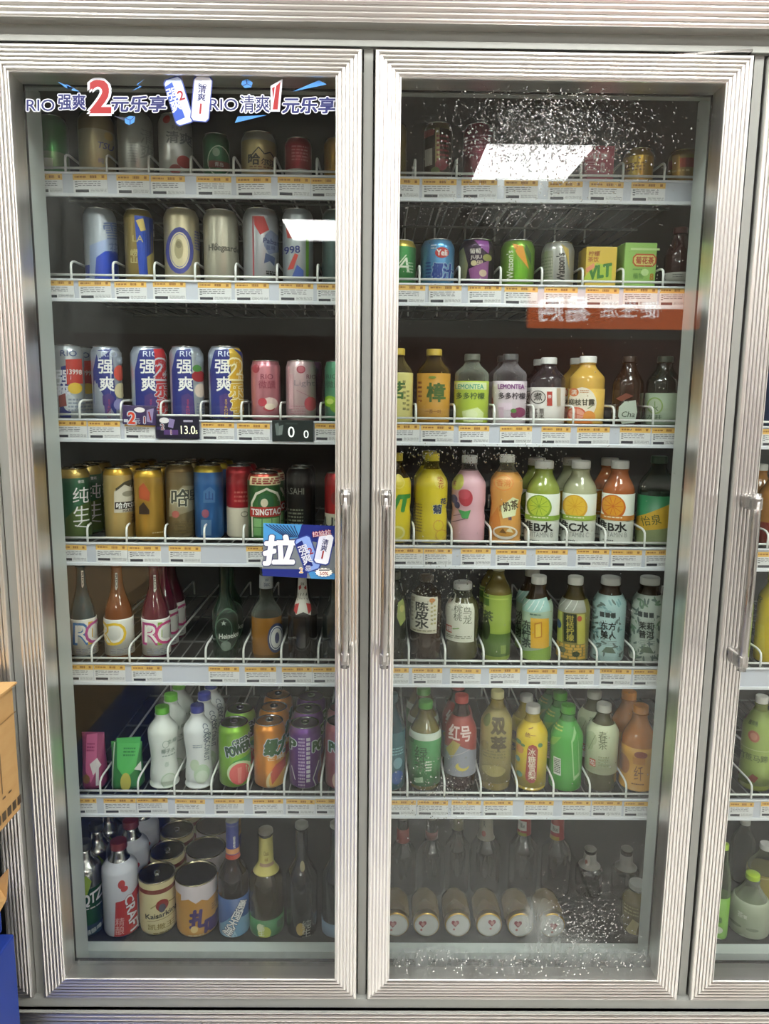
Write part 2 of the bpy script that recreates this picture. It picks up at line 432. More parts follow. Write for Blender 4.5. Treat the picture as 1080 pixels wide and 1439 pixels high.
m = MB(); m.tube([(.40, .012, 1.8835), (.45, .012, 1.8845), (.565, .0, 1.8875), (.567, .02, 1.887)], .0022, ALU2, 8)
m.build('hinge_arm', FR)

def frame_mesh(w, h, fw=.0405, n=6):
    m = MB(); prof = [(.0, .045), (.0, .002), (.0012, 0)]; st = (fw - .004) / n
    for k in range(n):
        d = .0014 + st * k
        prof += [(d + st * .08, 0), (d + st * .45, -.0009), (d + st * .76, 0), (d + st * .79, .0048), (d + st * .97, .0048)]
    prof += [(fw - .0022, 0), (fw - .0006, .0006), (fw, .003), (fw, .045), (0, .045)]
    base = []; v = []; f = []
    for d, y in prof: v += [(d, y, d), (w - d, y, d), (w - d, y, h - d), (d, y, h - d)]
    for k in range(len(prof) - 1):
        for s in range(4):
            a = 4 * k + s; b = 4 * k + (s + 1) % 4
            f.append((a, b, b + 4, a + 4))
    m.add(v, f, ALU); return m
def handle_mesh(x, z0, z1, mx):
    m = MB()
    m.tube([(x, -.036, z0 - .004), (x, -.038, z0 + .03), (x, -.041, (z0 + z1) / 2), (x, -.038, z1 - .03), (x, -.036, z1 + .004)], .0075, ALU2, 12)
    for z in (z0 + .012, z1 - .012):
        m.box(x - .0085, x + .0085, -.044, .002, z - .012, z + .012, ALU2, .004)
    return m
DOORS = {}
def door(key, x0, x1, hx, label, glass_out, glass_in):
    w, h = x1 - x0, ZT - ZB
    d = empty('door', (x0, 0, ZB), 0, FR); d['label'] = label
    frame_mesh(w, h).build('door_frame', d)
    i = .0405
    for y, g in ((.008, glass_out), (.034, glass_in)):
        m = MB(); m.box(i - .003, w - i + .003, y, y + .004, i - .003, h - i + .003, g); m.build('glass_pane', d)
    m = MB()
    for a in ((i - .006, w - i + .006, i - .006, i), (i - .006, w - i + .006, h - i, h - i + .006), (i - .006, i, i, h - i), (w - i, w - i + .006, i, h - i)):
        m.box(a[0], a[1], .0455, .053, a[2], a[3], BLACK)
    for a in ((.012, w - .012, .012, i - .007), (.012, w - .012, h - i + .007, h - .012), (.012, i - .007, i, h - i), (w - i + .007, w - .012, i, h - i)):
        m.box(a[0], a[1], .0452, .0498, a[2], a[3], BLACK)
    m.build('door_gasket', d)
    z0, z1 = at(530, 930, -.02).z - ZB, at(530, 690, -.02).z - ZB
    handle_mesh(hx - x0, z0, z1, 0).build('handle', d)
    DOORS[key] = (d, x0); return d
GO = glass_mat('glass_clear', (.965, .975, .97, 1), F0=.015)
GW = glass_mat('glass_wet_door', (.965, .975, .97, 1), F0=.02)
G1 = glass_mat('glass_faint_fog', (.95, .965, .96, 1), [(.30, .03, .5, .05, .16), (.1, 1.3, .12, .3, .04)], F0=.015)
G2 = glass_mat('glass_fogged', (.95, .965, .96, 1), [(.29, .045, .6, .045, .5), (.325, .135, .04, .06, .4), (.36, .08, .10, .05, .45), (.1, .17, .3, .22, .04), (.28, 1.45, .2, .12, .04), (.1, .75, .1, .25, .03)], F0=.02)
door('0', -1.202, -.628, -.66, 'door at the near end, mostly out of view', GO, GO)
door('1', -.607, -.0295, -.051, 'banner door with promotional stickers on its glass', GO, G1)
door('2', -.0095, .5695, .0145, 'plain door with beads of condensation on its glass', GW, G2)
door('3', .594, 1.171, .615, 'far door, only its handle side in view', GO, GO)

# condensation beads on the outer glass of the plain door
DROP, nt, b = principled('water_drop', (1, 1, 1, 1), .0, 0, **{'Transmission Weight': 1.0, 'IOR': 1.33})
rnd = random.Random(3)
m = MB(); d2, dx2 = DOORS['2']
def bead(px, py, r, st):
    p = at(px, py, .0079); x, z = p.x - dx2, p.z - ZB
    if not (.045 < x < .532 and .045 < z < 1.585): return
    v = [(x, .0079 - r * .45, z)]
    for k in range(7):
        a = 2 * math.pi * k / 7; q = rnd.uniform(.75, 1.15); v.append((x + r * .72 * q * math.cos(a), .0079 - r * .32, z + r * .72 * st * q * math.sin(a)))
    for k in range(7):
        a = 2 * math.pi * k / 7; q = rnd.uniform(.85, 1.1); v.append((x + r * q * math.cos(a), .0079, z + r * st * q * math.sin(a)))
    f = [(0, 1 + (k + 1) % 7, 1 + k) for k in range(7)] + [(1 + k, 1 + (k + 1) % 7, 8 + (k + 1) % 7, 8 + k) for k in range(7)]
    m.add(v, f, DROP, True)
for k in range(2100):
    px, py = rnd.gauss(770, 75), rnd.gauss(185, 38)
    if py > 118: bead(px, py, rnd.uniform(.0006, .0016), rnd.uniform(.8, 1.6))
for k in range(420): bead(rnd.gauss(690, 80), rnd.gauss(300, 14), rnd.uniform(.0005, .0013), 1)
for k in range(500): bead(rnd.uniform(560, 960), rnd.uniform(130, 1360), rnd.uniform(.0004, .0012), rnd.uniform(.8, 1.5))
for k in range(300): bead(rnd.gauss(620, 40), rnd.gauss(1115, 30), rnd.uniform(.0005, .0012), rnd.uniform(1, 2))
for k in range(260): bead(rnd.gauss(620, 35), rnd.gauss(815, 30), rnd.uniform(.0005, .0012), rnd.uniform(1, 2))
for k in range(260): bead(rnd.uniform(560, 800), rnd.gauss(640, 10), rnd.uniform(.0005, .0012), rnd.uniform(1, 2))
for k in range(400): bead(rnd.gauss(820, 28), rnd.gauss(1300, 22), rnd.uniform(.0006, .0016), rnd.uniform(.8, 1.6))
for k in range(300): bead(rnd.uniform(555, 910), rnd.gauss(1352, 9), rnd.uniform(.0005, .0013), rnd.uniform(1, 2.4))
o = m.build('condensation_drops', d2); o['kind'] = 'stuff'; o['label'] = 'beads of water on the glass'

# ---------------------------------------------------------------- stickers on the banner door
d1, dx1 = DOORS['1']
YST = .0076
def sticker(name, art, label, base=None):
    m = MB()
    def mp(x, y, o):
        p = at(x, y, YST); return (p.x - dx1, YST - o, p.z - ZB)
    put_art(m, art.it, mp, off0=.0001, step=.00006)
    o = m.build(name, d1); o['label'] = label; return o
NAVY, WHT, RED, SKY = 'p151d5c', 'pc9cdd8', 'p941a1f', 'p3f80c8'
def word(s, x, y, h, col, w=None, b=.03, o=.05, sh=0):
    return Art().T(s, x, y, h, col, b=b, w=w, o=(WHT, o), sh=sh)
def can_pic(a, cx, cy_, hw, hh, r, c1, c2, lines):
    c, d = math.cos(math.radians(r)), math.sin(math.radians(r))
    f = lambda u, v: (cx + u * c - v * d, cy_ + u * d + v * c)
    out = [(-.7, -1), (.7, -1), (1, -.86), (1, .86), (.7, 1), (-.7, 1), (-1, .86), (-1, -.86)]
    a.P([f(u * (hw + 1.6), v * (hh + 1.6)) for u, v in out][::-1], 'p2b3f8c')
    a.P([f(u * hw, v * hh) for u, v in out][::-1], c1)
    a.P([f(u * hw, v * hh) for u, v in ((-1, -.75), (-.1, -.85), (.15, .75), (-1, .8))][::-1], c2)
    for t, u, v, h, col in lines:
        x, y = f(u * hw, v * hh); a.T(t, x, y, h, col, b=.02, r=-r, vt=len(t) > 1 and ord(t[0]) > 255)
a = Art(); a.it += word('RIO', 57, 148, 16, NAVY, 39, .01, .06).it + word('强爽', 101, 143, 22, NAVY, 38, .03, .05).it + word('元乐享', 195, 146, 22, NAVY, 77, .04, .05, .08).it
a.T('2', 141, 136, 44, RED, b=.035, w=28, o=(WHT, .05))
a.P([(81, 115), (95, 125), (93, 118), (112, 129), (100, 127), (103, 124)][::-1], SKY).P([(203, 111), (192, 119), (197, 121), (184, 129), (199, 122), (194, 119)], SKY)
a.P([(175, 167), (182, 163), (190, 164), (189, 172), (182, 176), (176, 173)][::-1], SKY).L(183, 169, 189, 165, 1, NAVY).L(183, 169, 183, 175, 1, NAVY).L(183, 169, 176, 166, 1, NAVY).P([(160, 163), (174, 170), (176, 166)][::-1], '#'.replace('#', 'p2a2f45'))
sticker('promotion_sticker', a, 'lettering sticker with a big red 2 between navy characters')
a = Art(); can_pic(a, 251, 142, 12, 33, -17, 'pb9c8ea', 'p2c4fae', [('强爽', -.35, -.1, 34, WHT), ('2', .45, -.2, 13, RED)])
can_pic(a, 283, 139, 12, 31, 5, 'pdfe2ee', 'pc8cfe4', [('清爽', 0, -.25, 22, NAVY), ('1', .0, .45, 14, RED), ('RIO', 0, -.6, 5, NAVY)])
sticker('promotion_sticker', a, 'sticker showing two tilted drink cans')
a = Art(); a.it += word('RIO', 314, 147, 16, NAVY, 39, .01, .06).it + word('清爽', 358, 146, 24, NAVY, 41, .01, .06).it + word('元乐享', 434, 148, 22, NAVY, 73, .04, .05, .08).it
a.P([(380, 157), (380, 121), (397, 111), (393, 157)], WHT).P([(383, 154), (388, 121), (394, 115), (390, 154)], RED).P([(382, 124), (386, 122), (384, 140)], RED)
a.P([(340, 114), (347, 111), (355, 116), (353, 123), (344, 124), (339, 119)][::-1], SKY).L(347, 118, 353, 121, 1, NAVY).L(347, 118, 341, 121, 1, NAVY).L(347, 118, 346, 112, 1, NAVY)
a.P([(411, 129), (448, 113), (459, 119)][::-1], SKY).P([(330, 173), (334, 164), (375, 162)][::-1], SKY)
sticker('promotion_sticker', a, 'lettering sticker with a red 1 between navy characters')
# the pull card above the handle
a = Art(); BL, SB = 'p142370', 'p4088c0'
a.P([(370, 735), (470, 739), (470, 814), (437, 813), (369, 809)], 'p70787d').P([(370, 735), (424, 737), (418, 756), (370, 762)], SB).P([(424, 737), (470, 739), (470, 768), (418, 756)], BL)
for k in range(9): a.L(373 + 5 * k, 737 + k * .2, 402 + 2.2 * k, 755, 1.3, 'p1d2c55')
a.P([(368, 799), (432, 800), (431, 812), (369, 809)], BL).P([(432, 802), (470, 806), (470, 814), (437, 813)], SB)
a.T('拉', 393, 773, 40, 'pd6d9de', b=.05, w=43, o=('p2a3566', .03), sh=.12)
can_pic(a, 432, 778, 10.5, 24, -20, 'p7f9bd6', BL, [('强爽', -.3, .0, 27, WHT), ('2', .5, -.1, 9, RED)])
can_pic(a, 455, 771, 10, 21, 12, 'pe6e9f2', 'pd3d9ea', [('清爽', 0, -.25, 17, NAVY), ('1', .0, .4, 11, RED)])
a.T('拉拉拉', 452, 749, 7, WHT, w=26, o=(RED, .08), r=8)
a.T('2', 423, 801, 7, 'pe0a33a', o=(WHT, .08)).T('元', 433, 798, 6, NAVY, o=(WHT, .08))
st = [(455 + (12.5 if k % 2 == 0 else 10.5) * math.cos(-k * math.pi / 14), 804 + (6.6 if k % 2 == 0 else 5.4) * math.sin(-k * math.pi / 14)) for k in range(28)]
a.P(st, 'pf4f4ec').T('50%', 455, 805.5, 4.6, RED, w=12, b=.02).R(448, 800, 463, 801.5, 'p33343c')
sticker('pull_sticker', a, 'blue pull sticker with a large white character and two cans')

# ---------------------------------------------------------------- wire shelves
def cardmesh(w, h, seed):
    rnd = random.Random(seed); m = MB()
    m.box(-w/2, w/2, -.0006, 0, -h/2, h/2, TAGW)
    a = Art(); a.R(-w/2, -h/2, w/2, -h/2 + h * .29, TAGY)
    a.B(-w/2 + .003, -h/2 + h * .09, -w * .12, -h/2 + h * .2, 1, TAGR, seed, .8).B(w * .0, -h/2 + h * .07, w * .2, -h/2 + h * .23, 1, TAGR, seed + 9, .8).R(w * .34, -h/2 + h * .07, w * .42, -h/2 + h * .2, TAGR)
    a.B(-w/2 + .003, -h * .15, -w/2 + .007, h * .2, 3, TAGB, seed + 1, .5).B(-w * .36, -h * .15, w * .3, h * .14, 3, TAGK, seed + 2, .35)
    a.R(-w * .44, h * .26, -w * .05, h * .40, TAGB); a.B(w * .0, h * .24, w * .47, h * .4, 3, TAGK, seed + 3, .35)
    put_art(m, a.it, lambda x, y, o: (x, -.0006 - o, -y), off0=.0001, step=.00003)
    return m
TAGPROTO = []
SHELF = {}
ORD = ['top', 'second', 'third', 'fourth', 'fifth', 'sixth']
def shelf(side, row, x0, x1, dividers, tags, where, short=False):
    zt, zb = ZSH[row], ZSB[row]
    zd = DECK[row]
    t = empty('wire_shelf', (0, 0, zd)); tag(t, f'white wire shelf with price rail, {ORD[row]} from the top behind the {where}', 'shelf', 'wire shelves of the drinks cooler')
    m = MB(); n = int((x1 - x0) / .026)
    for k in range(n + 1):
        x = x0 + .004 + (x1 - x0 - .008) * k / n; m.tube([(x, YS + .006, -.003), (x, .66, -.003)], .0014, DECKW, 6)
    for y in (YS + .012, .3, .48, .66): m.tube([(x0, y, -.0065), (x1, y, -.0065)], .0022, DECKW, 6)
    m.build('wire_deck', t)
    m = MB()
    h0, h1 = zb - zd, zt - zd
    m.box(x0, x1, YS, YS + .003, h0, h1, RAIL)
    m.box(x0, x1, YS - .0035, YS + .003, h1 - .0035, h1, RAILLIP, .001); m.box(x0, x1, YS - .0035, YS + .003, h0, h0 + .006, RAILLIP, .001)
    pr = m.build('price_rail', t)
    m = MB(); m.tube([(x0, YS + .004, h1 + .0075), (x1, YS + .004, h1 + .0075)], .0021, WIRE, 8); m.build('front_wire', t)
    yline = zt + .0075
    for px in dividers:
        x = at(px, proj((at(px, 700, YS).x, YS, yline))[1], YS + .002).x
        if short:
            m = MB(); m.tube([(x, YS + .002, .001), (x, YS + .002, .024), (x, YS + .004, .031), (x, YS + .009, .0345), (x, YS + .021, .036)], .0021, WIRE, 8); m.build('divider_wire', t); continue
        m = MB(); m.tube([(x, YS + .002, .001), (x, YS + .002, .024), (x, YS + .004, .031), (x, YS + .010, .0345), (x, YS + .02, .0365), (x, .64, .0365), (x, .655, .034), (x, .656, 0)], .0021, WIRE, 8)
        m.build('divider_wire', t); DIVX.setdefault((side, row), []).append(x)
    zc = (zt + zb) / 2 + .0005
    for i, (pa, pb) in enumerate(tags):
        py = proj(((at((pa + pb) / 2, 700, YS)).x, YS, zc))[1]
        xa, xb = at(pa, py, YS - .001).x, at(pb, py, YS - .001).x
        full = abs(pb - pa) > 38
        if not TAGPROTO:
            for s in range(5): o = cardmesh(.0555, .0335, 11 + s).build('price_tag', pr); TAGPROTO.append(o)
            me = [o.data for o in TAGPROTO]
            for o in TAGPROTO: bpy.data.objects.remove(o)
            TAGPROTO[:] = me
        o = bpy.data.objects.new('price_tag', TAGPROTO[(i * 3 + row) % 5]); COL.objects.link(o); o.parent = pr
        o.location = ((xa + xb) / 2, YS - .0008, zc - zd + random.uniform(-.0015, .0005)); o.rotation_euler = (0, random.uniform(-.02, .02), 0)
        o.scale = ((xb - xa) / .0555, 1, 1)
    SHELF[(side, row)] = (t, pr, zd)
    return t
DL = [[92, 150, 209, 268, 328, 386, 445], [100, 159, 217, 274, 331, 389, 446], [112, 170, 226, 282, 339, 394, 450], [123, 178, 232, 287, 342, 397, 450], [129, 182, 236, 289, 342, 395, 447], [141, 194, 245, 297, 348, 399, 451]]
TL = [[(51, 88), (103, 151), (164, 210), (212, 260), (276, 325), (332, 381), (390, 436), (437, 478)], [(60, 104), (111, 156), (161, 206), (215, 261), (278, 325), (330, 378), (392, 440), (445, 488)],
      [(74, 122), (124, 169), (175, 218), (283, 329), (333, 379), (442, 482)], [(84, 122), (135, 179), (180, 226), (237, 282), (346, 390)], [(94, 131), (132, 176), (185, 228), (293, 336), (344, 388), (396, 438), (439, 478)],
      [(105, 136), (146, 191), (192, 236), (246, 288), (301, 343), (355, 398), (402, 442), (443, 480)]]
DR = [[583, 641, 700, 758, 816, 875, 933], [589, 645, 703, 761, 818, 875, 931], [584, 638, 694, 749, 805, 862, 917], [581, 634, 689, 742, 796, 850, 905], [574, 625, 679, 732, 785, 838, 890], [572, 624, 675, 726, 777, 828, 879]]
TR = [[(545, 589), (593, 641), (648, 698), (708, 755), (770, 818), (827, 875), (886, 934)], [(552, 597), (602, 648), (657, 704), (708, 755), (764, 811), (822, 869), (875, 923), (926, 967)],
      [(545, 589), (591, 637), (644, 687), (702, 747), (760, 801), (810, 856), (870, 913), (915, 955)], [(550, 594), (595, 635), (647, 689), (696, 739), (752, 797), (809, 855), (858, 901), (906, 944)],
      [(535, 574), (579, 621), (632, 675), (687, 730), (740, 782), (792, 834), (842, 886), (889, 929)], [(542, 584), (586, 629), (634, 675), (679, 720), (736, 777), (789, 829), (831, 873), (876, 916)]]
for r in range(6):
    shelf('L', r, -.604, -.035, DL[r], TL[r], 'banner door', r == 3)
    shelf('R', r, -.005, .566, DR[r], TR[r], 'plain door')
for r, dv, tg in ((2, [], [(1069, 1112)]), (3, [1078], [(1062, 1105)]), (4, [1068], []), (5, [1055, 1104], [(1024, 1058), (1068, 1108)])):
    shelf('T', r, .60, 1.165, dv, tg, 'far door')

# electronic price displays and a promotion card clipped to the third rail
def rail_art(side, row, px0, px1, py0, py1, art, base, name, label, tilt=0, y=.006):
    t, pr, zd = SHELF[(side, row)]
    Y = YS - y
    p = at((px0 + px1) / 2, (py0 + py1) / 2, Y); sc = (at(px1, py0, Y).x - at(px0, py0, Y).x) / (px1 - px0)
    m = MB(); w, h = (px1 - px0) * sc, (py1 - py0) * sc
    m.box(-w/2, w/2, 0, y - .001, -h/2, h/2, base, .0008)
    cx, cy_ = (px0 + px1) / 2, (py0 + py1) / 2
    put_art(m, art.it, lambda x, yy, o: ((x - cx) * sc, -o, (cy_ - yy) * sc), off0=.0001, step=.00004)
    o = m.build(name, pr); o.location = (p.x, Y, p.z - zd); o.rotation_euler = (0, math.radians(tilt), 0); o['label'] = label
a = Art(); a.E(231, 591, 7, 4, 'pe9e4e8').T('2', 228, 600, 7.5, RED, o=(WHT, .08)).R(219.5, 600, 226, 604, 'p3b2c60').P([(238, 588), (246, 590), (243, 602), (236, 600)], 'p8f7fb0').R(230, 604, 250, 611, 'p5a3d7a').T('1', 240, 607.5, 6, RED, o=(WHT, .08))
a.T('13.0', 264, 604, 11.5, 'ef2efc0', b=0, w=20).T('5', 276, 607, 5, 'ef2efc0', b=0).R(258, 590, 271, 593, 'pb9b2cc')
rail_art('L', 2, 218.5, 279.5, 585, 616.5, a, 'p1d1a30', 'digital_price_tag', 'dark electronic price display reading 13.0')
a = Art().P([(386, 596), (391, 594), (394, 612), (388, 612)], 'p6f7a78').P([(392, 599), (398, 597), (396, 611), (391, 611)], 'p7f8a88').T('0', 409, 607, 15, 'edfe6df', b=0, w=9).T('0', 430, 610, 11, 'edfe6df', b=0, w=7).R(401, 594, 418, 596.5, 'p404a48')
rail_art('L', 2, 382, 440, 590.5, 620.5, a, 'p26302f', 'digital_price_tag', 'dark electronic price display reading 0 and 0', 0)
a = Art().E(196, 576, 7.5, 3.6, 'pede6ea').T('2', 185, 588, 16, 'pd9482e', b=.03, o=(WHT, .07)).T('元', 193, 592, 7, WHT).T('1', 203, 590, 9, RED, b=.03, o=(WHT, .08)).P([(206, 576), (216, 573), (214, 593), (206, 592)], 'p9d8fb8').R(174, 590, 180, 594, WHT).L(209, 578, 212, 590, 2, RED)
rail_art('L', 2, 172, 219, 570, 597, a, 'p3d2f5c', 'promotion_card', 'purple promotion card with an orange 2', 2, .008)

# ---------------------------------------------------------------- cartons in front of the near-end door
CARD, nt, b = principled('kraft_cardboard', lin('c19a63'), .75)
nz = nt.nodes.new('ShaderNodeTexNoise'); nz.inputs['Scale'].default_value = 14; nz.inputs['Detail'].default_value = 4
mc = nt.nodes.new('ShaderNodeMix'); mc.data_type = 'RGBA'; mc.inputs[6].default_value = lin('b98f58'); mc.inputs[7].default_value = lin('caa56f')
nt.links.new(nz.outputs[0], mc.inputs[0]); nt.links.new(mc.outputs[2], b.inputs['Base Color'])
BLUE = principled('blue_carton_print', lin('213f9a'), .45)[0]
def side_art(m, art, x, y_of, z_of):
    put_art(m, art.it, lambda u, v, o: (x + o, u, v), off0=.0006, step=.0001)
pb = at(30, 1136, -.03); pt = at(13, 965, -.03)
cx1, cz0, cz1 = pb.x, pb.z, pt.z
def carton(name, x0, x1, y0, y1, z0, z1, mat, label, artf=None, flap=None):
    t = empty(name, (x1, y1, z0)); tag(t, label, 'box')
    w, d, h = x1 - x0, y1 - y0, z1 - z0
    m = MB(); m.box(-w, 0, -d, 0, 0, h, mat, .003); 
    if artf: put_art(m, artf.it, lambda u, v, o: (o, u, v), off0=.0004, step=.0001)
    m.build('body', t)
    if flap:
        for pts, th in flap:
            m = MB(); n = Vector((1, 0, 0)); v = [Vector(p) for p in pts]; nn = (v[1] - v[0]).cross(v[2] - v[0]).normalized() * th
            k = len(v); m.add(v + [p + nn for p in v], [tuple(range(k))[::-1], tuple(range(k, 2 * k))] + [(i, (i + 1) % k, k + (i + 1) % k, k + i) for i in range(k)], CARD); m.build('flap', t)
    return t
H = cz1 - cz0
# u runs along depth (negative towards the viewer), v is height
a = Art()
for k in range(7): a.R(-.115 + k * .017, .012, -.115 + k * .017 + .013, .028, 'p4a3b26')
for k in range(4): a.R(-.10 + .02 * k, .05, -.09 + .02 * k, .053, 'p6b5436')
a.R(-.06, .06, -.058, .13, 'p5d4930')
a.R(-.77, H - .045, 0, H - .043, 'p8f6c3c')
z2 = cz0 - .215; eps = .0015
carton('carton', cx1 - .4, cx1, -.80, -.03, cz0, cz1, CARD, 'brown cardboard carton on top of the blue cartons beside the banner door', a,
       [([(-.38, -.77, H), (0.004, -.77, H), (.010, -.005, H + .008), (-.38, -.005, H + .004)], .003)])
a = Art().T('冰', -.07, -.10, .05, 'pe8d44a', b=.03).T('纯', -.13, -.10, .05, WHT, b=.03)
a = Art()
def mirrorz(art, H):     # art in (u, height) has y up: flip what Art draws y-down
    art.it = [([(x, -y) for x, y in it[0]],) + tuple(it[1:]) for it in art.it]; return art
a = mirrorz(Art().R(-.06, -.085, -.01, -.075, 'pe5dc62').P([(-.09, -.06), (-.02, -.085), (-.015, -.075), (-.09, -.045)], 'pe5dc62').T('B', -.035, -.04, .035, WHT, b=.03).T('I', -.06, -.14, .045, WHT, b=.03), 0)
carton('carton', cx1 - .44, cx1 - .034, -.82, -.055, z2, cz0 - eps, BLUE, 'blue printed carton directly under the brown cardboard carton', a,
       [([(0, -.09, .10), (.0, -.012, .10), (.022, -.010, .125), (.020, -.02, .075), (.006, -.06, .04)][::-1], .002)])
a = mirrorz(Art().P([(-.16, -.02), (-.055, -.02), (-.03, -.16), (-.16, -.13)], 'pdfe3ea').T('4EPC', -.075, -.05, .03, BLUE, w=.06, b=.02).R(-.11, -.036, -.04, -.031, BLUE).R(-.11, -.07, -.04, -.066, BLUE), 0)
carton('carton', cx1 - .44, cx1 - .012, -.82, -.06, 0.001, z2 - eps, BLUE, 'lowest blue carton with a white label, standing on the floor', a)
# ---------------------------------------------------------------- products
ROWN = ['top shelf', 'second shelf', 'third shelf', 'fourth shelf', 'fifth shelf', 'sixth shelf', 'cabinet floor']
DOORN = {'L': 'banner door', 'R': 'plain door', 'T': 'far door'}
NTH = ['', 'second', 'third', 'fourth', 'fifth']
FRONT = .170
def smooth(a, b, n):
    return [(a[0] + (b[0] - a[0]) * (1 - math.cos(math.pi * k / n)) / 2, a[1] + (b[1] - a[1]) * k / n) for k in range(1, n + 1)]
def pet(zs=.6, cr=.46, ch=.085, body=None, foot=.03, nk=.02):
    """plastic bottle outline as fractions (radius, height): foot, body knots, round shoulder, neck"""
    pts = [(.80, 0), (.90, .004), (.97, foot * .5), (1, foot)] if not body or body[0][0] > foot else [(.80, 0), (.92, .004)]
    pts += body or []
    if not body or body[-1][1] < zs: pts.append((body[-1][0] if body else 1, zs))
    zn = 1 - ch - nk
    pts += smooth(pts[-1], (cr * .93, zn), 7)
    pts += [(cr * .93, zn + nk * .3), (cr * 1.08, zn + nk * .35), (cr * 1.08, zn + nk * .7), (cr * .9, zn + nk * .75), (cr * .9, 1 - ch)]
    return pts, (cr, 1 - ch, 1.0)
def beer(zs=.5, zn=.70, nr=.36, cap=.045, lip=.40):
    pts = [(.85, 0), (.97, .006), (1, .02), (1, zs)] + smooth((1, zs), (nr * 1.12, zn), 8) + [(nr, .93), (nr, 1 - cap - .02), (lip, 1 - cap - .018), (lip, 1 - cap)]
    return pts, (lip * 1.05, 1 - cap, 1.0)
WAIST = [(1, .04), (1, .30), (.955, .36), (.95, .40), (.985, .44), (1, .47), (1, .56)]
CURVY = [(.93, .03), (1, .10), (.97, .24), (.92, .36), (.90, .44), (.95, .54), (1, .60), (.98, .66)]
COCO = [(.86, .03), (.95, .10), (.92, .20), (.84, .32), (.88, .45), (.98, .60), (1, .68)]
def rad_fn(prof):
    def f(z):
        if z <= prof[0][1]: return prof[0][0]
        for (r0, z0), (r1, z1) in zip(prof, prof[1:]):
            if z <= z1: return r0 + (r1 - r0) * ((z - z0) / (z1 - z0) if z1 > z0 else 1)
        return prof[-1][0]
    return f
def split(prof, zs):
    f = rad_fn(prof); out = list(prof)
    for z in zs:
        if prof[0][1] < z < prof[-1][1] and all(abs(p[1] - z) > 1e-5 for p in out): out.append((f(z), z))
    # keep order along the outline
    out.sort(key=lambda p: p[1]); return out

LASTFR, LASTSH = [None], [0.0]
def frame_of(side, row, x0, x1, ytop, dy=0.0, zadd=0.0, capr=.45):
    zd = DECK[row] + .0012 + zadd
    yb = proj((at((x0 + x1) / 2, 700, .2).x, .2, zd))[1]
    r = .03
    for _ in range(4):
        Y = FRONT + dy + r; ym = (ytop + yb) / 2
        a, b = at(x0, ym, Y), at(x1, ym, Y); xc = (a.x + b.x) / 2
        ang = math.atan2(xc, Y - CAM.y); r = (b.x - a.x) / 2 * math.cos(ang)
    r0 = r; xs = sorted(DIVX.get((side, row), []))
    xl = max([v for v in xs if v <= xc] or [-9]); xr = min([v for v in xs if v > xc] or [9])
    r = min(r, max((xr - xl - .0086) / 2, r * .8)); xc = min(max(xc, xl + r + .0043), xr - r - .0043)
    for X, Z, q in PLACED.get((side, row), []):
        need = r + q + .0016; dy_ = abs(Z - Y)
        if dy_ < need and abs(X - xc) < math.sqrt(need * need - dy_ * dy_):
            gap = math.sqrt(need * need - dy_ * dy_) - abs(X - xc)
            if not xs or (side, row) == ('L', 3): xc += gap * .5 * (1 if xc > X else -1); r -= gap * .5
            else: r -= gap
            if r < r0 * .86: print('TIGHT', side, row, x0, x1, round(r / r0, 2)); r = r0 * .86
    yt = Y + (capr * r if ytop > 600 else -capr * r)
    H = at((x0 + x1) / 2, ytop, yt).z - zd
    want = (x0 + x1) / 2; LASTSH[0] = proj((xc, Y, zd + H / 2))[0] - want
    LASTFR[0] = (xc, Y, zd, r, H, -math.atan2(xc, Y - CAM.y))
    return LASTFR[0]
class Px:
    """photo pixel -> (angle, height) on a standing round product"""
    def __init__(s, fr, sh=None):
        s.sh = LASTSH[0] if sh is None else sh
        xc, Y, zd, r, H, ang = fr
        s.b = proj((xc, Y - r * .9, zd)); s.t = proj((xc, Y - r * .9, zd + H)); s.H = H
        w = proj((xc + r / math.cos(ang), Y, zd + H / 2)); v = proj((xc - r / math.cos(ang), Y, zd + H / 2)); s.rp = (w[0] - v[0]) / 2
    def z(s, y): return (s.b[1] - y) / (s.b[1] - s.t[1]) * s.H
    def y(s, z): return s.b[1] - z / s.H * (s.b[1] - s.t[1])
    def uz(s, x, y):
        z = s.z(y); xc = s.b[0] + (s.t[0] - s.b[0]) * z / s.H
        q = (x + s.sh - xc) / s.rp
        q = max(-1.9, min(1.9, q))
        return (math.asin(q) if abs(q) < .92 else math.copysign(math.asin(.92) + (abs(q) - .92) * 1.6, q)), z
ALLP = []
def finish(t, side, row, short, cat, group, behind, s2, gap=.004, r=.03, shift=None):
    where = f'{ROWN[row]}, {DOORN[side]}'
    tag(t, f'{short}, {where}', cat, group)
    for k in range(behind + 1): PLACED.setdefault((side, row), []).append((t.location.x, t.location.y + (2 * r + gap) * k, r))
    for k in range(behind):
        c = copy_tree(t); c.location = (t.location.x + (shift or 0) * (k + 1), t.location.y + (2 * r + gap) * (k + 1), t.location.z)
        c['label'] = f'{s2 or short}, {NTH[k + 1]} from the glass, {where}'
        ALLP.append(c)
    ALLP.append(t)
def wrap_art(mb, art, px, radf, H, off0=.0005):
    if not art: return
    def mp(x, y, o):
        u, z = px.uz(x, y); z = max(.003, min(H - .002, z)); q = radf(z) + o; return (q * math.sin(u), -q * math.cos(u), z)
    gy = [px.y(H * k / 30) for k in range(1, 30)] if any(abs(radf(H * k / 30) - radf(H * (k + 1) / 30)) > 1e-5 for k in range(2, 27)) else None
    put_art(mb, art.it, mp, gx=px.rp * .13, gy=gy, off0=off0, step=.00009)
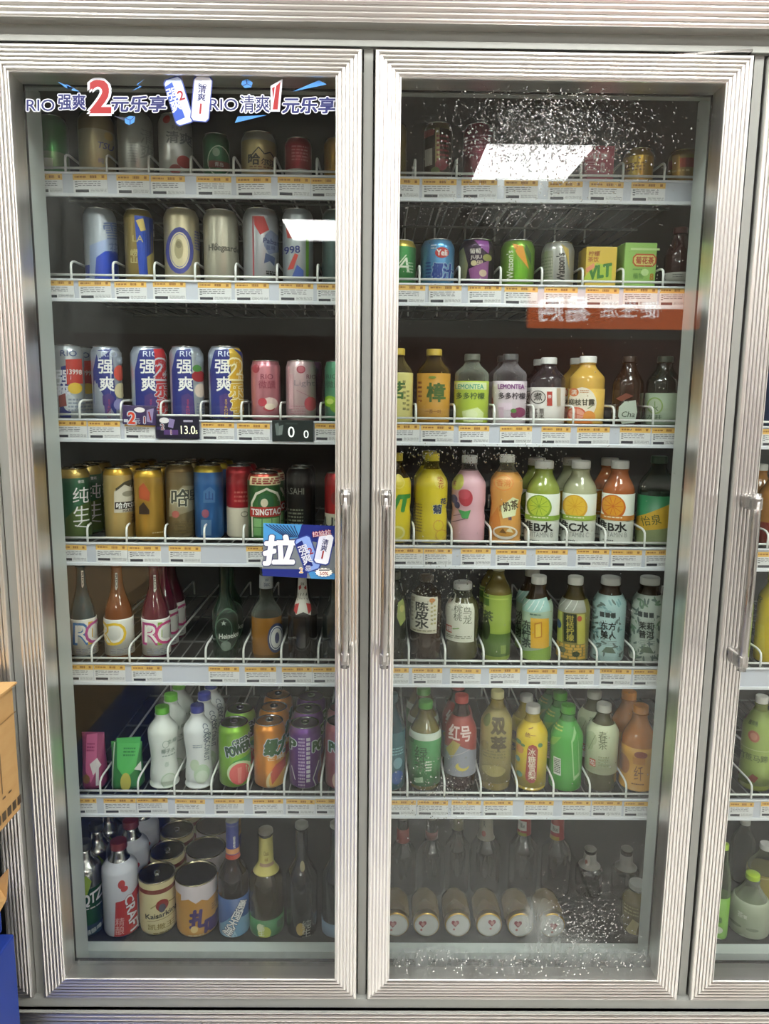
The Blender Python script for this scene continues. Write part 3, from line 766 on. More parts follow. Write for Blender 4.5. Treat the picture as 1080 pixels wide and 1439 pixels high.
def can(side, row, x0, x1, ytop, short, base, bands=(), art=None, lid='ac9c9c6', behind=0, s2=None, dy=0, slim=False, name='drink_can', group=None, keg=False, rot=0, rim=None, tilt=0):
    fr = frame_of(side, row, x0, x1, ytop, dy, capr=.8); xc, Y, zd, r, H, ang = fr
    px = Px(fr); t = empty(name, (xc, Y, zd), ang)
    q = .90 if slim else .84
    if keg: prof = [(.93 * r, 0), (.99 * r, .006), (r, .014), (r, H - .012), (.985 * r, H - .006), (.985 * r, H - .003)]; q = .985
    else: prof = [(.70 * r, 0), (.78 * r, .0003), (.82 * r, .06 * r), (.975 * r, .17 * r), (r, .25 * r), (r, H - .50 * r), (.985 * r, H - .40 * r), (.93 * r, H - .26 * r), (q * r, H - .11 * r), ((q - .02) * r, H - .07 * r)]
    zs = []
    zb = []
    for a, b, k in bands: za, zc = sorted((px.z(a), px.z(b))); zs += [za, zc]; zb.append((za, zc, k))
    prof = split(prof, zs); radf = rad_fn(prof)
    def mf(z, k):
        c = base
        for a, b, key in zb:
            if a <= z <= b: c = key
        return c
    m = MB(); m.lathe(prof, mf, 36); wrap_art(m, art, px, radf, H); m.build('can_body', t)
    m = MB(); z0 = prof[-1][1]
    dep = .16 if keg else .12
    lp = [(prof[-1][0], z0), ((q + .03) * r, z0 + .02 * r), ((q + .04) * r, H - .02 * r), ((q + .02) * r, H), ((q - .02) * r, H - .005 * r), ((q - .06) * r, H - dep * r), ((q - .10) * r, H - (dep + .03) * r), ((q - .14) * r, H - dep * r), (0.0001, H - dep * r)]
    m.lathe(lp, lambda z, k: (rim if rim and k < 5 else lid), 36)
    l = m.build('lid', t)
    m = MB(); zt = H - dep * r + .002; k = .36 if not keg else .22
    m.lathe([(k * r * .8, zt), (k * r, zt), (k * r, zt + .0015), (k * r * .55, zt + .0015), (k * r * .55, zt)], lambda z, i: 'adcdcda', 14, sx=.72, off=(0, .12 * r, 0))
    m.box(-.1 * r, .1 * r, -.25 * r, .0, zt - .001, zt + .0012, 'adcdcda')
    m.build('pull_tab', l)
    if rot: t.rotation_euler.z += rot
    finish(t, side, row, short, 'can', group, behind, s2, r=r); return t
def bottle(side, row, x0, x1, ytop, short, shape, liquid, cap='kf0f0ee', neck=None, fill=None, bands=(), labels=(), art=None, behind=0, s2=None, dy=0, name='drink_bottle', group=None, capr=None, lart=None, gap=.004, capstyle='ridge', shift=None, cat='bottle', zs_cut=()):
    """labels: [(ytop, ybottom, material)], printed art goes on the first label when there is one"""
    pts, (cr, c0, c1) = shape
    fr = frame_of(side, row, x0, x1, ytop, dy, capr=cr); xc, Y, zd, r, H, ang = fr
    px = Px(fr); t = empty(name, (xc, Y, zd), ang)
    prof = [(a * r, b * H) for a, b in pts]; zb = []
    zs = []
    for a, b, k in bands: za, zc = sorted((px.z(a), px.z(b))); zs += [za, zc]; zb.append((za, zc, k))
    zf = px.z(fill) if fill else None
    if zf: zs.append(zf)
    prof = split(prof, zs) if zs else prof
    radf = rad_fn(prof)
    def mf(z, k):
        c = liquid
        if zf and z > zf: c = neck or 'cdfe4e2'
        for a, b, key in zb:
            if a <= z <= b: c = key
        return c
    m = MB(); m.lathe(prof, mf, 32)
    if art and not labels: wrap_art(m, art, px, radf, H)
    m.build('bottle_body', t)
    for i, (la, lb, key) in enumerate(labels):
        za, zc = sorted((px.z(la), px.z(lb))); za = max(za, prof[1][1] + .001); zc = min(zc, c0 * H - .004)
        lp = [(p[0] + .0006, p[1]) for p in split(prof, [za, zc]) if za - 1e-6 <= p[1] <= zc + 1e-6]
        lp = [(lp[0][0] - .0005, lp[0][1])] + lp + [(lp[-1][0] - .0005, lp[-1][1])]
        m = MB(); m.lathe(lp, (lambda z, k, key=key: key(z / H) if callable(key) else key), 32)
        if art and i == 0: wrap_art(m, art, px, lambda z: radf(z) + .0006, H)
        if lart and i == 1: wrap_art(m, lart, px, lambda z: radf(z) + .0006, H)
        m.build('label' if i == 0 else 'neck_label', t)
    m = MB(); R = cr * r; a, b = c0 * H, H
    if capstyle == 'ridge':
        n = 48; pr = [(R * .96, a), (R, a + .0012), (R, a + (b - a) * .12), (R * .985, a + (b - a) * .14), (R, a + (b - a) * .17), (R, b - .0022), (R * .955, b - .0004), (R * .9, b), (0.0001, b)]
        m.lathe(pr, lambda z, k: cap, n)
        for k in range(0, n):       # grip ribs
            if k % 2:
                for rw in (4, 5):
                    i = rw * n + k; x, y, z = m.v[i]; m.v[i] = (x * .965, y * .965, z)
    else: m.lathe([(R * .9, a), (R * 1.04, a + .002), (R, b - .002), (R * .85, b), (0.0001, b)], lambda z, k: cap, 24)
    m.build('cap', t)
    finish(t, side, row, short, cat, group, behind, s2, gap=gap, r=r, shift=shift); return t
def box_carton(side, row, x0, x1, ytop, short, base, front=None, sidec=None, depth=.05, dy=0, rot=0):
    fr = frame_of(side, row, x0, x1, ytop, dy, capr=0); xc, Y, zd, r, H, ang = fr
    px = Px(fr); t = empty('drink_carton', (xc, FRONT + dy + depth / 2, zd), rot)
    m = MB(); r *= .94; m.box(-r, r, -depth / 2, depth / 2, 0, H, base, .0015)
    if front: put_art(m, front.it, lambda x, y, o: ((x - (px.b[0] + px.t[0]) / 2) / px.rp * r, -depth / 2 - o, px.z(y)), off0=.0003, step=.00006)
    m.build('carton_body', t)
    m = MB(); m.box(-r * .96, r * .96, -.0015, .0015, H - .001, H + .0015, sidec or base); m.build('top_fold', t)
    finish(t, side, row, short, 'carton', None, 0, None); return t
A = Art
W_, K_, R_, N_ = 'pececea', 'p20221f', 'pc22f2c', 'p27337d'

# ======== banner door, top shelf
can('L', 0, 50, 97, 160, 'dark green tall can half hidden by the lettering', 'm2f7d33', [(236, 212, 'm6f8f5c')], A().R(54, 222, 66, 238, 'pb9bfa8'))
can('L', 0, 105, 160, 155, 'pale gold tall can with violet letters', 'mb9aa84', [(180, 155, 'm9b875a')], A().T('TSU', 136, 203, 9, 'p5d5a8c', sh=.2).T('纯', 130, 225, 8, 'p7a7799').E(140, 188, 6, 6, 'pc9a763'))
can('L', 0, 165, 215, 155, 'plain silver tall can with faint grey writing', 'mb9bab4', (), A().T('清爽', 200, 200, 44, 'p9a9c98', vt=True, b=0).B(172, 200, 186, 230, 8, 'p9fa19c', 3))
can('L', 0, 220, 268, 158, 'white tall can with grey characters and a strawberry', 'mc3c2be', (), A().T('清爽', 243, 193, 17, 'p74767a', b=.02).T('RIO', 240, 180, 6, 'p85878a').E(250, 226, 10, 9, 'pb8383a').E(238, 238, 8, 7, 'pb04a48').E(226, 168, 5, 6, 'pb23a38'))
can('L', 0, 285, 323, 186, 'small dark green can with an arched emblem', 'm1f5a35', (), A().E(304, 226, 16, 22, 'pb9c4ae').E(304, 226, 14.5, 20.5, 'm1f5a35').E(300, 214, 5, 6, 'p8a9e86').R(290, 226, 319, 236, 'p7c2f2a').T('青岛', 304, 231, 6, W_))
can('L', 0, 336, 386, 183, 'gold can with black mountain outline', 'mb5a373', [(196, 183, 'ma8a392')], A().L(343, 224, 357, 207, 1.6, K_).L(357, 207, 365, 216, 1.6, K_).L(365, 216, 373, 212, 1.6, K_).L(373, 212, 384, 226, 1.6, K_).T('哈', 351, 224, 16, K_, b=.03).T('尔滨', 371, 227, 10, K_, b=.02).B(345, 234, 378, 241, 2, 'p7a4a2a', 4))
can('L', 0, 400, 438, 192, 'short red can with silver foot', 'm9e2333', [(246, 237, 'mb8b4b0')], A().B(408, 205, 430, 228, 5, 'pc96a70', 2))
can('L', 0, 455, 492, 192, 'dull gold can at the far end', 'ma17c33')
# ======== second shelf
can('L', 1, 118, 165, 291, 'silver and blue can with diagonal character', 'mb4bcc6', [(390, 372, 'm2a46b8')], A().P([(119, 345), (164, 325), (164, 392), (119, 392)][::1], 'm9fb2d8').P([(128, 362), (140, 352), (155, 350), (164, 352), (164, 392), (126, 392)], 'm2447c0').T('雪', 150, 322, 24, 'p6b7fb2', b=.01, r=12).T('花', 153, 345, 14, 'p6b7fb2', r=12))
can('L', 1, 175, 216, 293, 'blue and gold can with slanting stripe', 'm9f8b55', [(305, 293, 'm8e7c44')], A().P([(183, 303), (212, 303), (205, 386), (190, 386)], 'm3552b4').P([(185, 310), (195, 306), (199, 322), (192, 325)], 'mc9b56c').T('崂山', 183, 360, 20, 'pd5c78a', vt=True).T('LA', 188, 335, 9, 'pc9bb7e').P([(200, 360), (210, 350), (212, 386), (202, 386)], 'mc7b878'))
can('L', 1, 229, 281, 291, 'cream can with round blue ring emblem', 'mc9bfa0', (), A().E(246, 352, 19, 33, 'p4a4f9b').E(246, 352, 14, 26, 'md2c8a6').E(246, 352, 12.5, 24, 'p5f63a6').E(246, 352, 12, 23, 'md2c8a6').E(245, 350, 6, 14, 'pa9a07c').E(245, 344, 4, 5, 'p8a8263').B(266, 322, 276, 350, 7, 'p6a6ca0', 5))
can('L', 1, 286, 338, 293, 'brushed silver can with one dark word across', 'mbdb9a8', (), A().T('Hoegaarden', 314, 349, 11, 'p57574f', w=47, b=.03).T('哈', 299, 346, 10, 'p6e6d63', b=.0))
can('L', 1, 343, 398, 291, 'silver can with red slash and blue ribbon', 'mb6bac0', (), A().P([(357, 304), (371, 304), (378, 322), (366, 330), (358, 316)], 'pc43a3c').L(356, 304, 357, 390, 2, 'pa33b44').P([(380, 322), (392, 328), (392, 350), (378, 357), (371, 345), (372, 330)], 'p7f8aa8').T('Pabst', 381, 338, 7, 'p33406f', w=22, b=.03, r=-4).T('蓝带', 380, 347, 6, 'p33406f').P([(373, 355), (386, 360), (385, 372), (379, 366), (371, 370)], 'p3f5179').B(374, 380, 388, 386, 2, K_, 4, .7))
can('L', 1, 397, 440, 292, 'silver can with year numerals, red bars, green edge', 'mb3bbc0', (), A().T('1998', 406, 351, 10, N_, w=26, b=.02, r=4).P([(412, 356), (417, 358), (410, 378), (402, 379)], 'pc04038').P([(400, 318), (412, 322), (414, 336), (402, 334)], 'pb34440').P([(415, 372), (424, 380), (424, 390), (408, 390)], 'p3d5db0').R(427, 320, 431, 388, 'm79b843'))
can('L', 1, 446, 488, 293, 'teal grey can at the far end', 'm4d6463')
# ======== third shelf
def rio(x0, x1, side_col, extra, short, dx=0):
    c = (x0 + x1) / 2 + dx
    a = A().P([(c - 20, 492), (c, 490), (c + 8, 588), (c - 24, 588), (c - 26, 520)], N_)
    a.T('RIO', c - 4, 497, 8, 'pc9d2ea', w=22, b=0)
    a.T('强', c - 9, 515, 19, W_, b=.02).T('爽', c - 7, 539, 20, W_, b=.02)
    a.P([(c - 13, 556), (c - 4, 552), (c + 3, 558), (c + 5, 590), (c - 12, 590)], 'p4b3a78').T('STRONG', c - 4, 574, 26, side_col, r=0, vt=True, w=5)
    a.it += extra(c).it
    return can('L', 2, x0, x1, 486, short, 'mb9c2d2', (), a)
a = A().P([(78, 515), (88, 512), (92, 588), (76, 588)], N_).T('强爽', 82, 540, 40, 'pdfe3ef', vt=True, b=.03).P([(84, 505), (106, 503), (108, 538), (86, 540)], 'pc0392f').T('13998', 96, 522, 7, W_, w=20).T('RIO', 88, 496, 8, 'p4a5a86', w=22).T('I', 110, 505, 20, 'p8d9bb5').E(97, 545, 10, 8, 'pe2bd3e').E(90, 566, 9, 12, 'pcbd4da').B(88, 560, 112, 585, 5, 'p8e99ab', 9).P([(75, 556), (84, 552), (86, 570), (76, 572)], 'p8a3d36')
can('L', 2, 73, 119, 484, 'silver can with red price patch and lemon slices', 'mbcc3c8', (), a, behind=1, s2='silver lemon can')
rio(129, 172, 'pa23c5c', lambda c: A().P([(c, 492), (c + 24, 495), (c + 24, 588), (c + 6, 588)], 'mc3cad2').E(c + 10, 523, 8, 11, 'pd4574a').E(c + 12, 548, 9, 11, 'pd9cfa8').E(c + 9, 568, 7, 8, 'p8d8cc0').E(c + 12, 505, 7, 5, 'paebacb'), 'blue can with vertical characters and a pale peach')
rio(178, 228, 'pb03d66', lambda c: A().P([(c, 490), (c + 20, 488), (c + 24, 588), (c + 6, 588)], 'pb5343a').T('2', c + 10, 518, 26, 'pb5343a', b=.04, o=(WHT, .06)).T('元', c + 18, 525, 10, WHT).T('乐', c + 11, 548, 18, 'pc23a3e', b=.05, o=(WHT, .06)).T('享', c + 13, 570, 18, 'pc23a3e', b=.05, o=(WHT, .06)).P([(c + 14, 492), (c + 22, 500), (c + 25, 530)], 'pcfd5dd'), 'blue can with big red numeral and red characters')
rio(239, 286, 'pc0415a', lambda c: A().P([(c, 492), (c + 24, 495), (c + 24, 588), (c + 6, 588)], 'mb8c0c6').E(c + 11, 528, 10, 8, 'p9c2f35').E(c + 13, 548, 8, 10, 'pe4d2c3').E(c + 8, 517, 6, 5, 'p4f8a44').B(c + 8, 566, c + 22, 588, 5, 'p8f96b2', 8).E(c + 12, 504, 7, 5, 'pa5b0bd'), 'blue can with vertical characters and dark red lychees')
rio(292, 340, 'pdcb545', lambda c: A().P([(c, 490), (c + 18, 488), (c + 24, 588), (c + 6, 588)], 'pc2a23a').P([(c + 6, 488), (c + 20, 494), (c + 24, 520), (c + 16, 500)], 'p2d3b80').T('2', c + 9, 518, 26, 'pd3a52f', b=.04, o=('pf1e9c0', .06)).T('元', c + 17, 530, 9, 'pf1e9c0').T('乐', c + 10, 548, 19, 'pd9b038', b=.05, o=('pf4eecb', .05)).T('享', c + 12, 570, 19, 'pd9b038', b=.05, o=('pf4eecb', .05)), 'blue can with big gold numeral and gold characters')
can('L', 2, 353, 394, 506, 'pink slim can with cut apple print', 'md58e9a', [(512, 506, 'mc07d88')], A().E(357, 518, 5, 6, 'p9b3a48').T('RIO', 372, 529, 7, 'p8d3a52', w=17, b=0).T('微醺', 372, 540, 11, 'pa0455c', b=-.005).E(376, 567, 11, 9, 'pe3c8c2').E(366, 565, 6, 6, 'pb8404e').E(375, 573, 8, 5, 'pb03d4c').E(376, 571, 7, 4.5, 'pefe0cc').E(366, 520, 0.1, .1, W_), slim=True)
can('L', 2, 399, 441, 506, 'white and pink slim can with red fruit', 'mdcc0c4', (), A().E(418, 519, 6, 5.5, 'pb04a5a').E(418, 519, 4.5, 4, 'pcb7480').T('RIO', 432, 529, 6, 'p7d4452', w=13, b=0).T('Light', 423, 539, 10, 'p9b8c93', w=28, b=0).R(402, 526, 408, 575, 'pd5acb2').E(431, 567, 8.5, 10, 'pc5525e').L(412, 548, 432, 558, .8, 'pb98a92').B(404, 570, 424, 584, 4, 'pc58f98', 4), slim=True)
can('L', 2, 434, 458, 508, 'purple slim can set back between pale and green cans', 'm5f4463', (), A().E(448, 521, 4, 5, 'p302338'), slim=True, dy=.062)
can('L', 2, 455, 496, 507, 'green slim can with lime slices at the far end', 'm5b9c7c', (), A().T('RIO', 464, 529, 6, 'p2f5a48', w=14, b=0).T('微醺', 467, 540, 10, 'p2f5a48', b=0).E(462, 564, 9, 8, 'p8cbf2e').E(471, 572, 9, 8, 'p76a92a').E(462, 564, 5, 4, 'pbfd66a'), slim=True)
# ======== fourth shelf
can('L', 3, 81, 128, 655, 'dark green tall can with white brush script', 'm4a7a5e', [(672, 655, 'mb59a55')], A().P([(84, 728), (100, 712), (118, 706), (128, 700), (128, 758), (84, 758)], 'm6d8450').T('纯', 105, 696, 22, W_, b=.0).T('生', 106, 722, 22, W_, b=.0).L(108, 732, 100, 740, 1.6, W_).L(97, 738, 116, 742, 1.4, W_).T('雪花', 105, 677, 4, W_), lid='ac8bd98', behind=2, s2='green tall can with gold shoulder')
can('L', 3, 146, 188, 655, 'cream gold can with black name bar and mountain', 'mcdb274', [(668, 655, 'mb28c30')], A().P([(154, 690), (168, 679), (176, 683), (188, 676), (188, 720), (154, 720)], 'pc9c2b0').P([(156, 686), (168, 677), (178, 682), (190, 672), (190, 676), (178, 686), (168, 681), (156, 690)], 'p45402f').E(173, 694, 8, 4, 'p8e8976').R(155, 705, 188, 715, 'p2c241c').T('哈尔滨', 171, 710, 8, W_, w=28, b=.03).T('HARBIN', 176, 717.5, 4, 'p4a3322', w=20).T('冰纯', 181, 730, 14, 'p4a3322', vt=True), lid='ac8bd98', behind=3, s2='cream gold can with mountain print')
can('L', 3, 189, 231, 657, 'plain deep gold can with red corner', 'mbd9443', [(672, 657, 'mb58f2e')], A().P([(190, 684), (196, 678), (205, 692), (204, 704), (190, 700)], 'pb0532f').P([(190, 712), (196, 705), (204, 716), (204, 722), (190, 722)], 'p3c2c22').B(208, 748, 226, 751, 1, 'pe0c88f', 4), lid='ac8bd98', behind=3, s2='plain deep gold can')
can('L', 3, 233, 274, 650, 'bronze can with large outlined single character', 'm8f7f5d', [(664, 650, 'm7c6640')], A().P([(233, 700), (244, 690), (252, 682), (262, 692), (272, 684), (272, 716), (233, 726)], 'mb2a98c').T('哈', 248, 699, 24, 'p3b4039', b=.02, o=('pd5d0b8', .04)).T('啤', 264, 697, 22, 'p46473b', b=.0).E(242, 722, 5, 5, 'pb0655a').B(240, 732, 266, 752, 4, 'p6d5c33', 2), lid='aa59c80', behind=2, s2='bronze can with outlined character', dy=.02)
can('L', 3, 272, 314, 651, 'blue can with small red seal and gold shoulder', 'm3c70b0', [(664, 651, 'mb19a38')], A().P([(281, 690), (290, 683), (297, 690), (297, 706), (281, 706)], 'm5d8cc4').T('山', 289, 696, 12, 'p2a5294').E(284, 721, 5, 6, 'p8e5268').R(278, 730, 292, 752, 'm6f98c6'), lid='aa59c80', behind=2, s2='blue can with gold shoulder', dy=.015)
can('L', 3, 318, 356, 652, 'can with red upper half and white lower half', 'mb5343c', [(760, 712, 'pc9c2ae')], A().L(318, 712, 356, 712, 2, 'p8f1f2a').E(340, 722, 5, 4, 'p6e6c60').E(340, 722, 4, 3, 'pc9c2ae').B(326, 690, 346, 708, 3, 'pc65b57', 3), behind=1, s2='red and white can', dy=.03)
can('L', 3, 348, 394, 661, 'green beer can with red name band and oval label', 'm3c6b3d', [(676, 661, 'm9c3a2c')], A().R(348, 670, 394, 682, 'pcfbf96').B(351, 672, 392, 681, 3, 'p8c2e26', 7, .7).P([(351, 755), (350, 706), (356, 692), (371, 685), (386, 692), (392, 706), (391, 755)][::-1], 'pd6d6c2').P([(353, 755), (352, 708), (358, 695), (371, 688), (384, 695), (390, 708), (389, 755)][::-1], 'm4a7f4a').E(370, 706, 11, 13, 'p2f5f3c').E(368, 706, 5, 6, 'pcfc7ae').R(349, 712, 393, 726, 'pa8322b').T('TSINGTAO', 371, 719, 8.5, W_, w=40, b=.03).R(354, 728, 388, 740, 'p7fae72').R(354, 741, 388, 752, 'p6a9c60').L(365, 728, 365, 752, 1, 'p2f5f3c').L(378, 728, 378, 752, 1, 'p2f5f3c'), lid='ac0b3a4', behind=1, s2='green beer can with red band', dy=-.005)
can('L', 3, 403, 440, 655, 'black tall can with faint white writing', 'm2b2c2b', (), A().T('ASAHI', 412, 690, 9, 'p84867e', w=26, b=0).B(402, 715, 424, 740, 5, 'p6d7060', 4), behind=1, s2='black tall can', dy=.03)
can('L', 3, 456, 496, 661, 'red can with white lower label at the far end', 'ma5282a', [(764, 722, 'pb9b6a2')], A().T('US', 466, 734, 14, 'p3c3c38', b=.02).E(472, 700, 8, 10, 'p7d1d22'))
# ======== fifth shelf: cocktail and beer bottles
RIOS = ([(.86, 0), (.97, .006), (1, .02), (1, .40)] + smooth((1, .40), (.40, .80), 9) + [(.38, .93), (.42, .935), (.42, .955)], (.43, .955, 1.0))
def riob(x0, x1, liquid, c1, c2, short, letters, tagx, tagy, behind=0, s2=None):
    yt = 786
    a = A()
    for ch, x, col in letters: a.T(ch, x, 890, 30, col, b=.03).T(ch, x, 890, 25, 'pe6e6e0', b=-.015)
    a.B(x0 + 4, 911, x1 - 6, 919, 3, 'p9b9fa6', 5)
    n = A().P([(tagx - 4, tagy - 12), (tagx + 3.5, tagy - 12), (tagx + 3.5, tagy + 8), (tagx - 1, tagy + 12), (tagx - 4, tagy + 10)], 'pe5e6e2').T('RIO', tagx, tagy - 1, 5.5, K_, w=17, r=-90, b=.02)
    t = bottle('L', 4, x0, x1, yt, short, RIOS, liquid, 'kb9bcbc', neck='cb9c4c2', fill=None, labels=[(870, 921, 'pe2e3de')], art=a, behind=behind, s2=s2, name='cocktail_bottle', capstyle='crown', gap=.004)
    # little neck flag is printed on the glass
    body = [c for c in t.children if c.name.startswith('bottle_body')][0]
    fr = LASTFR[0]; px = Px(fr); r, H = fr[3], fr[4]
    m = MB(); pr = rad_fn([(p[0] * r, p[1] * H) for p in RIOS[0]]); wrap_art(m, n, px, pr, H, .0008); m.build('neck_label', t)
riob(97, 135, 'l1f444f', 0, 0, 'slate blue cocktail bottle with a white label', [('R', 109, 'p2f6fae'), ('I', 120, 'pd0a32c'), ('O', 129, 'pb24a8e')], 112, 816, 0)
riob(145, 187, 'l7a4629', 0, 0, 'orange cocktail bottle with one yellow ring letter', [('O', 154, 'pd9b52c'), ('R', 140, 'pd9b52c')], 156, 819)
riob(198, 238, 'l5a1a30', 0, 0, 'front crimson cocktail bottle with a pink lettered label', [('R', 208, 'pa8347c'), ('I', 219, 'p7fa83a'), ('O', 229, 'pc0407e')], 213, 822, 2, 'crimson cocktail bottle')
bottle('L', 4, 290, 326, 784, 'dark green beer bottle with star roundel', beer(.46, .66, .38), 'l10271a', 'k8c9a86', art=A().E(308, 884, 17, 30, 'p3f5a48').E(308, 884, 15.5, 28, 'p15261c').E(303, 884, 12, 17, 'p52695a').E(303, 884, 10.5, 15.5, 'p15261c').T('★', 303, 874, 7, 'pa9b3a8').T('Heineken', 312, 893, 7, 'pc9cfc6', w=30, b=.02).E(306, 907, 7, 7, 'p6b7a6e'), behind=1, s2='dark green beer bottle', capstyle='crown', name='beer_bottle')
bottle('L', 4, 354, 398, 790, 'clear beer bottle with amber beer and blue oval label', beer(.45, .66, .40), 'l6d5026', 'kc9ccc6', neck='c8f978c', fill=868, bands=[(920, 868, 'l8d622a')], labels=[(812, 830, 'pc3c8cc')], art=A().T('1664', 374, 817, 4, 'p4d5a73').T('blanc', 374, 823, 6, 'p4d5a73', w=17), name='beer_bottle', capstyle='crown')
OVAL, OVSH = LASTFR[0], LASTSH[0]
t = bottle('L', 4, 404, 446, 780, 'black beer bottle with white and red neck label', beer(.43, .64, .42), 'l17120f', 'kb9b4a8', labels=[(866, 800, 'p17120f')], art=A().P([(411, 812), (434, 812), (438, 850), (434, 864), (424, 859), (414, 863), (408, 850)], 'pd3cfc4').T('1664', 423, 840, 11, 'p3a3432', w=25, b=0).P([(409, 850), (416, 848), (415, 862), (410, 858)], 'pb03030').P([(430, 848), (438, 850), (436, 858), (431, 862)], 'pb03030').P([(412, 826), (418, 823), (420, 828), (413, 831)], 'pa83232').P([(427, 827), (433, 824), (434, 830), (429, 830)], 'pa83232').T('KRONE', 423, 822, 4, K_, w=9), name='beer_bottle', capstyle='crown')
bottle('L', 4, 452, 490, 800, 'plain dark bottle at the far end', beer(.5, .7, .4), 'l1e2422', 'k6d706c', capstyle='crown', name='beer_bottle')
# blue oval on the clear beer bottle
# ======== sixth shelf
def pouch(x0, x1, ytop, short, c1, c2, art, cat='pouch'):
    fr = frame_of('L', 5, x0, x1, ytop, 0, capr=0); xc, Y, zd, r, H, ang = fr; px = Px(fr); r *= .95
    t = empty('drink_pouch', (xc, FRONT + .03, zd), 0); m = MB(); n = 14; seg = 28; rows = []
    for i in range(n + 1):
        f = i / n; w = r * (1 - .05 * math.sin(math.pi * f)); d = .026 * (1 - f ** 1.6) + .0012
        for k in range(seg):
            a = 2 * math.pi * k / seg; c, s = math.sin(a), -math.cos(a); q = 1 / ((abs(c) ** 3 + abs(s) ** 3) ** (1 / 3))
            rows.append((w * c * q, d * s * q * (1 + .05 * math.sin(9 * a + 7 * f)), H * f))
    F = []
    for i in range(n):
        for k in range(seg): F.append((i * seg + k, i * seg + (k + 1) % seg, (i + 1) * seg + (k + 1) % seg, (i + 1) * seg + k))
    F += [tuple(range(seg))[::-1], tuple(range(n * seg, (n + 1) * seg))]
    m.add(rows, F, c1, True)
    df = lambda z: .026 * (1 - max(0, min(1, z / H)) ** 1.6) + .0012
    put_art(m, art.it, lambda x, y, o: ((x - px.b[0]) / px.rp * r, -(df(px.z(y)) * max(.2, 1 - abs((x - px.b[0]) / px.rp) ** 3) ** (1 / 3) * 1.02) - o - .001, px.z(y)), gx=4, gy=[ytop + 5 * k for k in range(20)], off0=.0008)
    m.build('pouch_body', t)
    m = MB(); m.box(-r, r, -.0012, .0012, H - .012, H + .002, c2, .0005); m.build('top_seal', t)
    finish(t, 'L', 5, short, cat, None, 0, None)
pouch(113, 149, 1032, 'upright pink foil pouch', 'p9a4868', 'pa85878', A().P([(118, 1040), (135, 1038), (137, 1085), (128, 1100), (120, 1085)], 'pcb6b92').P([(126, 1076), (137, 1068), (143, 1078), (132, 1090)], 'pd8cfd0').E(121, 1095, 6, 6, 'p8f6a3c').R(136, 1076, 140, 1104, 'pcfc8cb').B(120, 1050, 132, 1062, 3, 'p9b3f68', 4))
pouch(153, 205, 1041, 'upright green foil pouch with yellow panel', 'p3f8244', 'p4f944c', A().P([(160, 1044), (198, 1042), (192, 1082), (178, 1094), (164, 1080)], 'p57b25c').E(178, 1098, 8, 12, 'pb8b255').R(156, 1050, 158, 1112, 'pb3c4ae').B(172, 1056, 190, 1068, 3, 'p2f7a3c', 4).P([(190, 1082), (199, 1073), (200, 1086)], 'pd3d6cc'))
coco = pet(.70, .47, .085, COCO)
bottle('L', 5, 208, 251, 988, 'white waisted bottle with bright green cap', coco, 'pd9dfd8', 'k6cc23a', art=A().E(227, 1046, 5, 5.5, 'p9db0a2').E(227, 1046, 4, 4.5, 'pd9dfd8').T('生椰', 236, 1043, 6, 'p7a8f80').T('椰子水', 231, 1056, 6.5, 'p6b8272', w=21).B(222, 1062, 242, 1066, 1, 'p9aa99f', 3).T('泰', 229, 1075, 7, 'pa9b9ab').E(231, 1098, 11, 11, 'pb3c8ae').E(231, 1098, 9.5, 9.5, 'pcdd8ca').E(231, 1112, 13, 5, 'p8fba74'), behind=2, s2='white waisted bottle with green cap', name='coconut_drink_bottle')
bottle('L', 5, 258, 299, 986, 'white waisted bottle with dark blue cap', coco, 'pd3d8d9', 'k34409c', art=A().T('COCO', 285, 1032, 8, 'p3a4a68', r=-90, w=24, b=0).T('COCONUT', 287, 1052, 8, 'p3a4a68', r=-90, w=40, b=0).E(279, 1088, 12, 13, 'pb6ccb0').E(279, 1092, 9, 9, 'pc9d8c6').B(266, 1046, 280, 1052, 2, 'p8b98a0', 2).E(268, 1075, 7, 8, 'pb9cbb0'), behind=2, s2='white waisted bottle with blue cap', name='coconut_drink_bottle')
GP = dict(name='drink_can', lid='aa8a8a8')
can('L', 5, 301, 352, 1006, 'lime green tall can with half guava print', 'm86bd40', (), A().T('GREEN', 331, 1042, 9, 'p244a2a', w=24, b=.04, r=12, o=(WHT, .04)).T('POWER', 327, 1053, 13, 'p244a2a', w=33, b=.05, r=12, o=(WHT, .05)).P([(314, 1076), (322, 1068), (352, 1062), (352, 1082), (330, 1076)], 'p3f9a3c').E(329, 1085, 17, 16, 'pc3d9a4').E(329, 1087, 14, 15, 'pd8605c').P([(326, 1078), (332, 1078), (331, 1100), (327, 1100)], 'pe0847a').E(330, 1114, 15, 7, 'pd9a27a'), behind=1, s2='lime green tall can', lid='aa8a8a8')
can('L', 5, 355, 403, 1004, 'orange tall can with mango print', 'mdf9138', (), A().T('绿力', 386, 1050, 22, 'p2f5a2e', b=.06, o=(WHT, .05), w=33, sh=.15).T('芒果', 384, 1065, 6, 'pe9e0c4', w=24).P([(374, 1088), (384, 1074), (402, 1068), (400, 1082), (390, 1090), (382, 1098)], 'pc9462c').E(387, 1098, 16, 18, 'pd6c18f').E(389, 1097, 14, 16, 'pd9a44a').P([(377, 1086), (388, 1072), (402, 1070), (398, 1080), (384, 1096), (379, 1102)], 'pc04a34').E(388, 1112, 13, 8, 'pe0ba72'), behind=2, s2='orange tall can', lid='aa8a8a8')
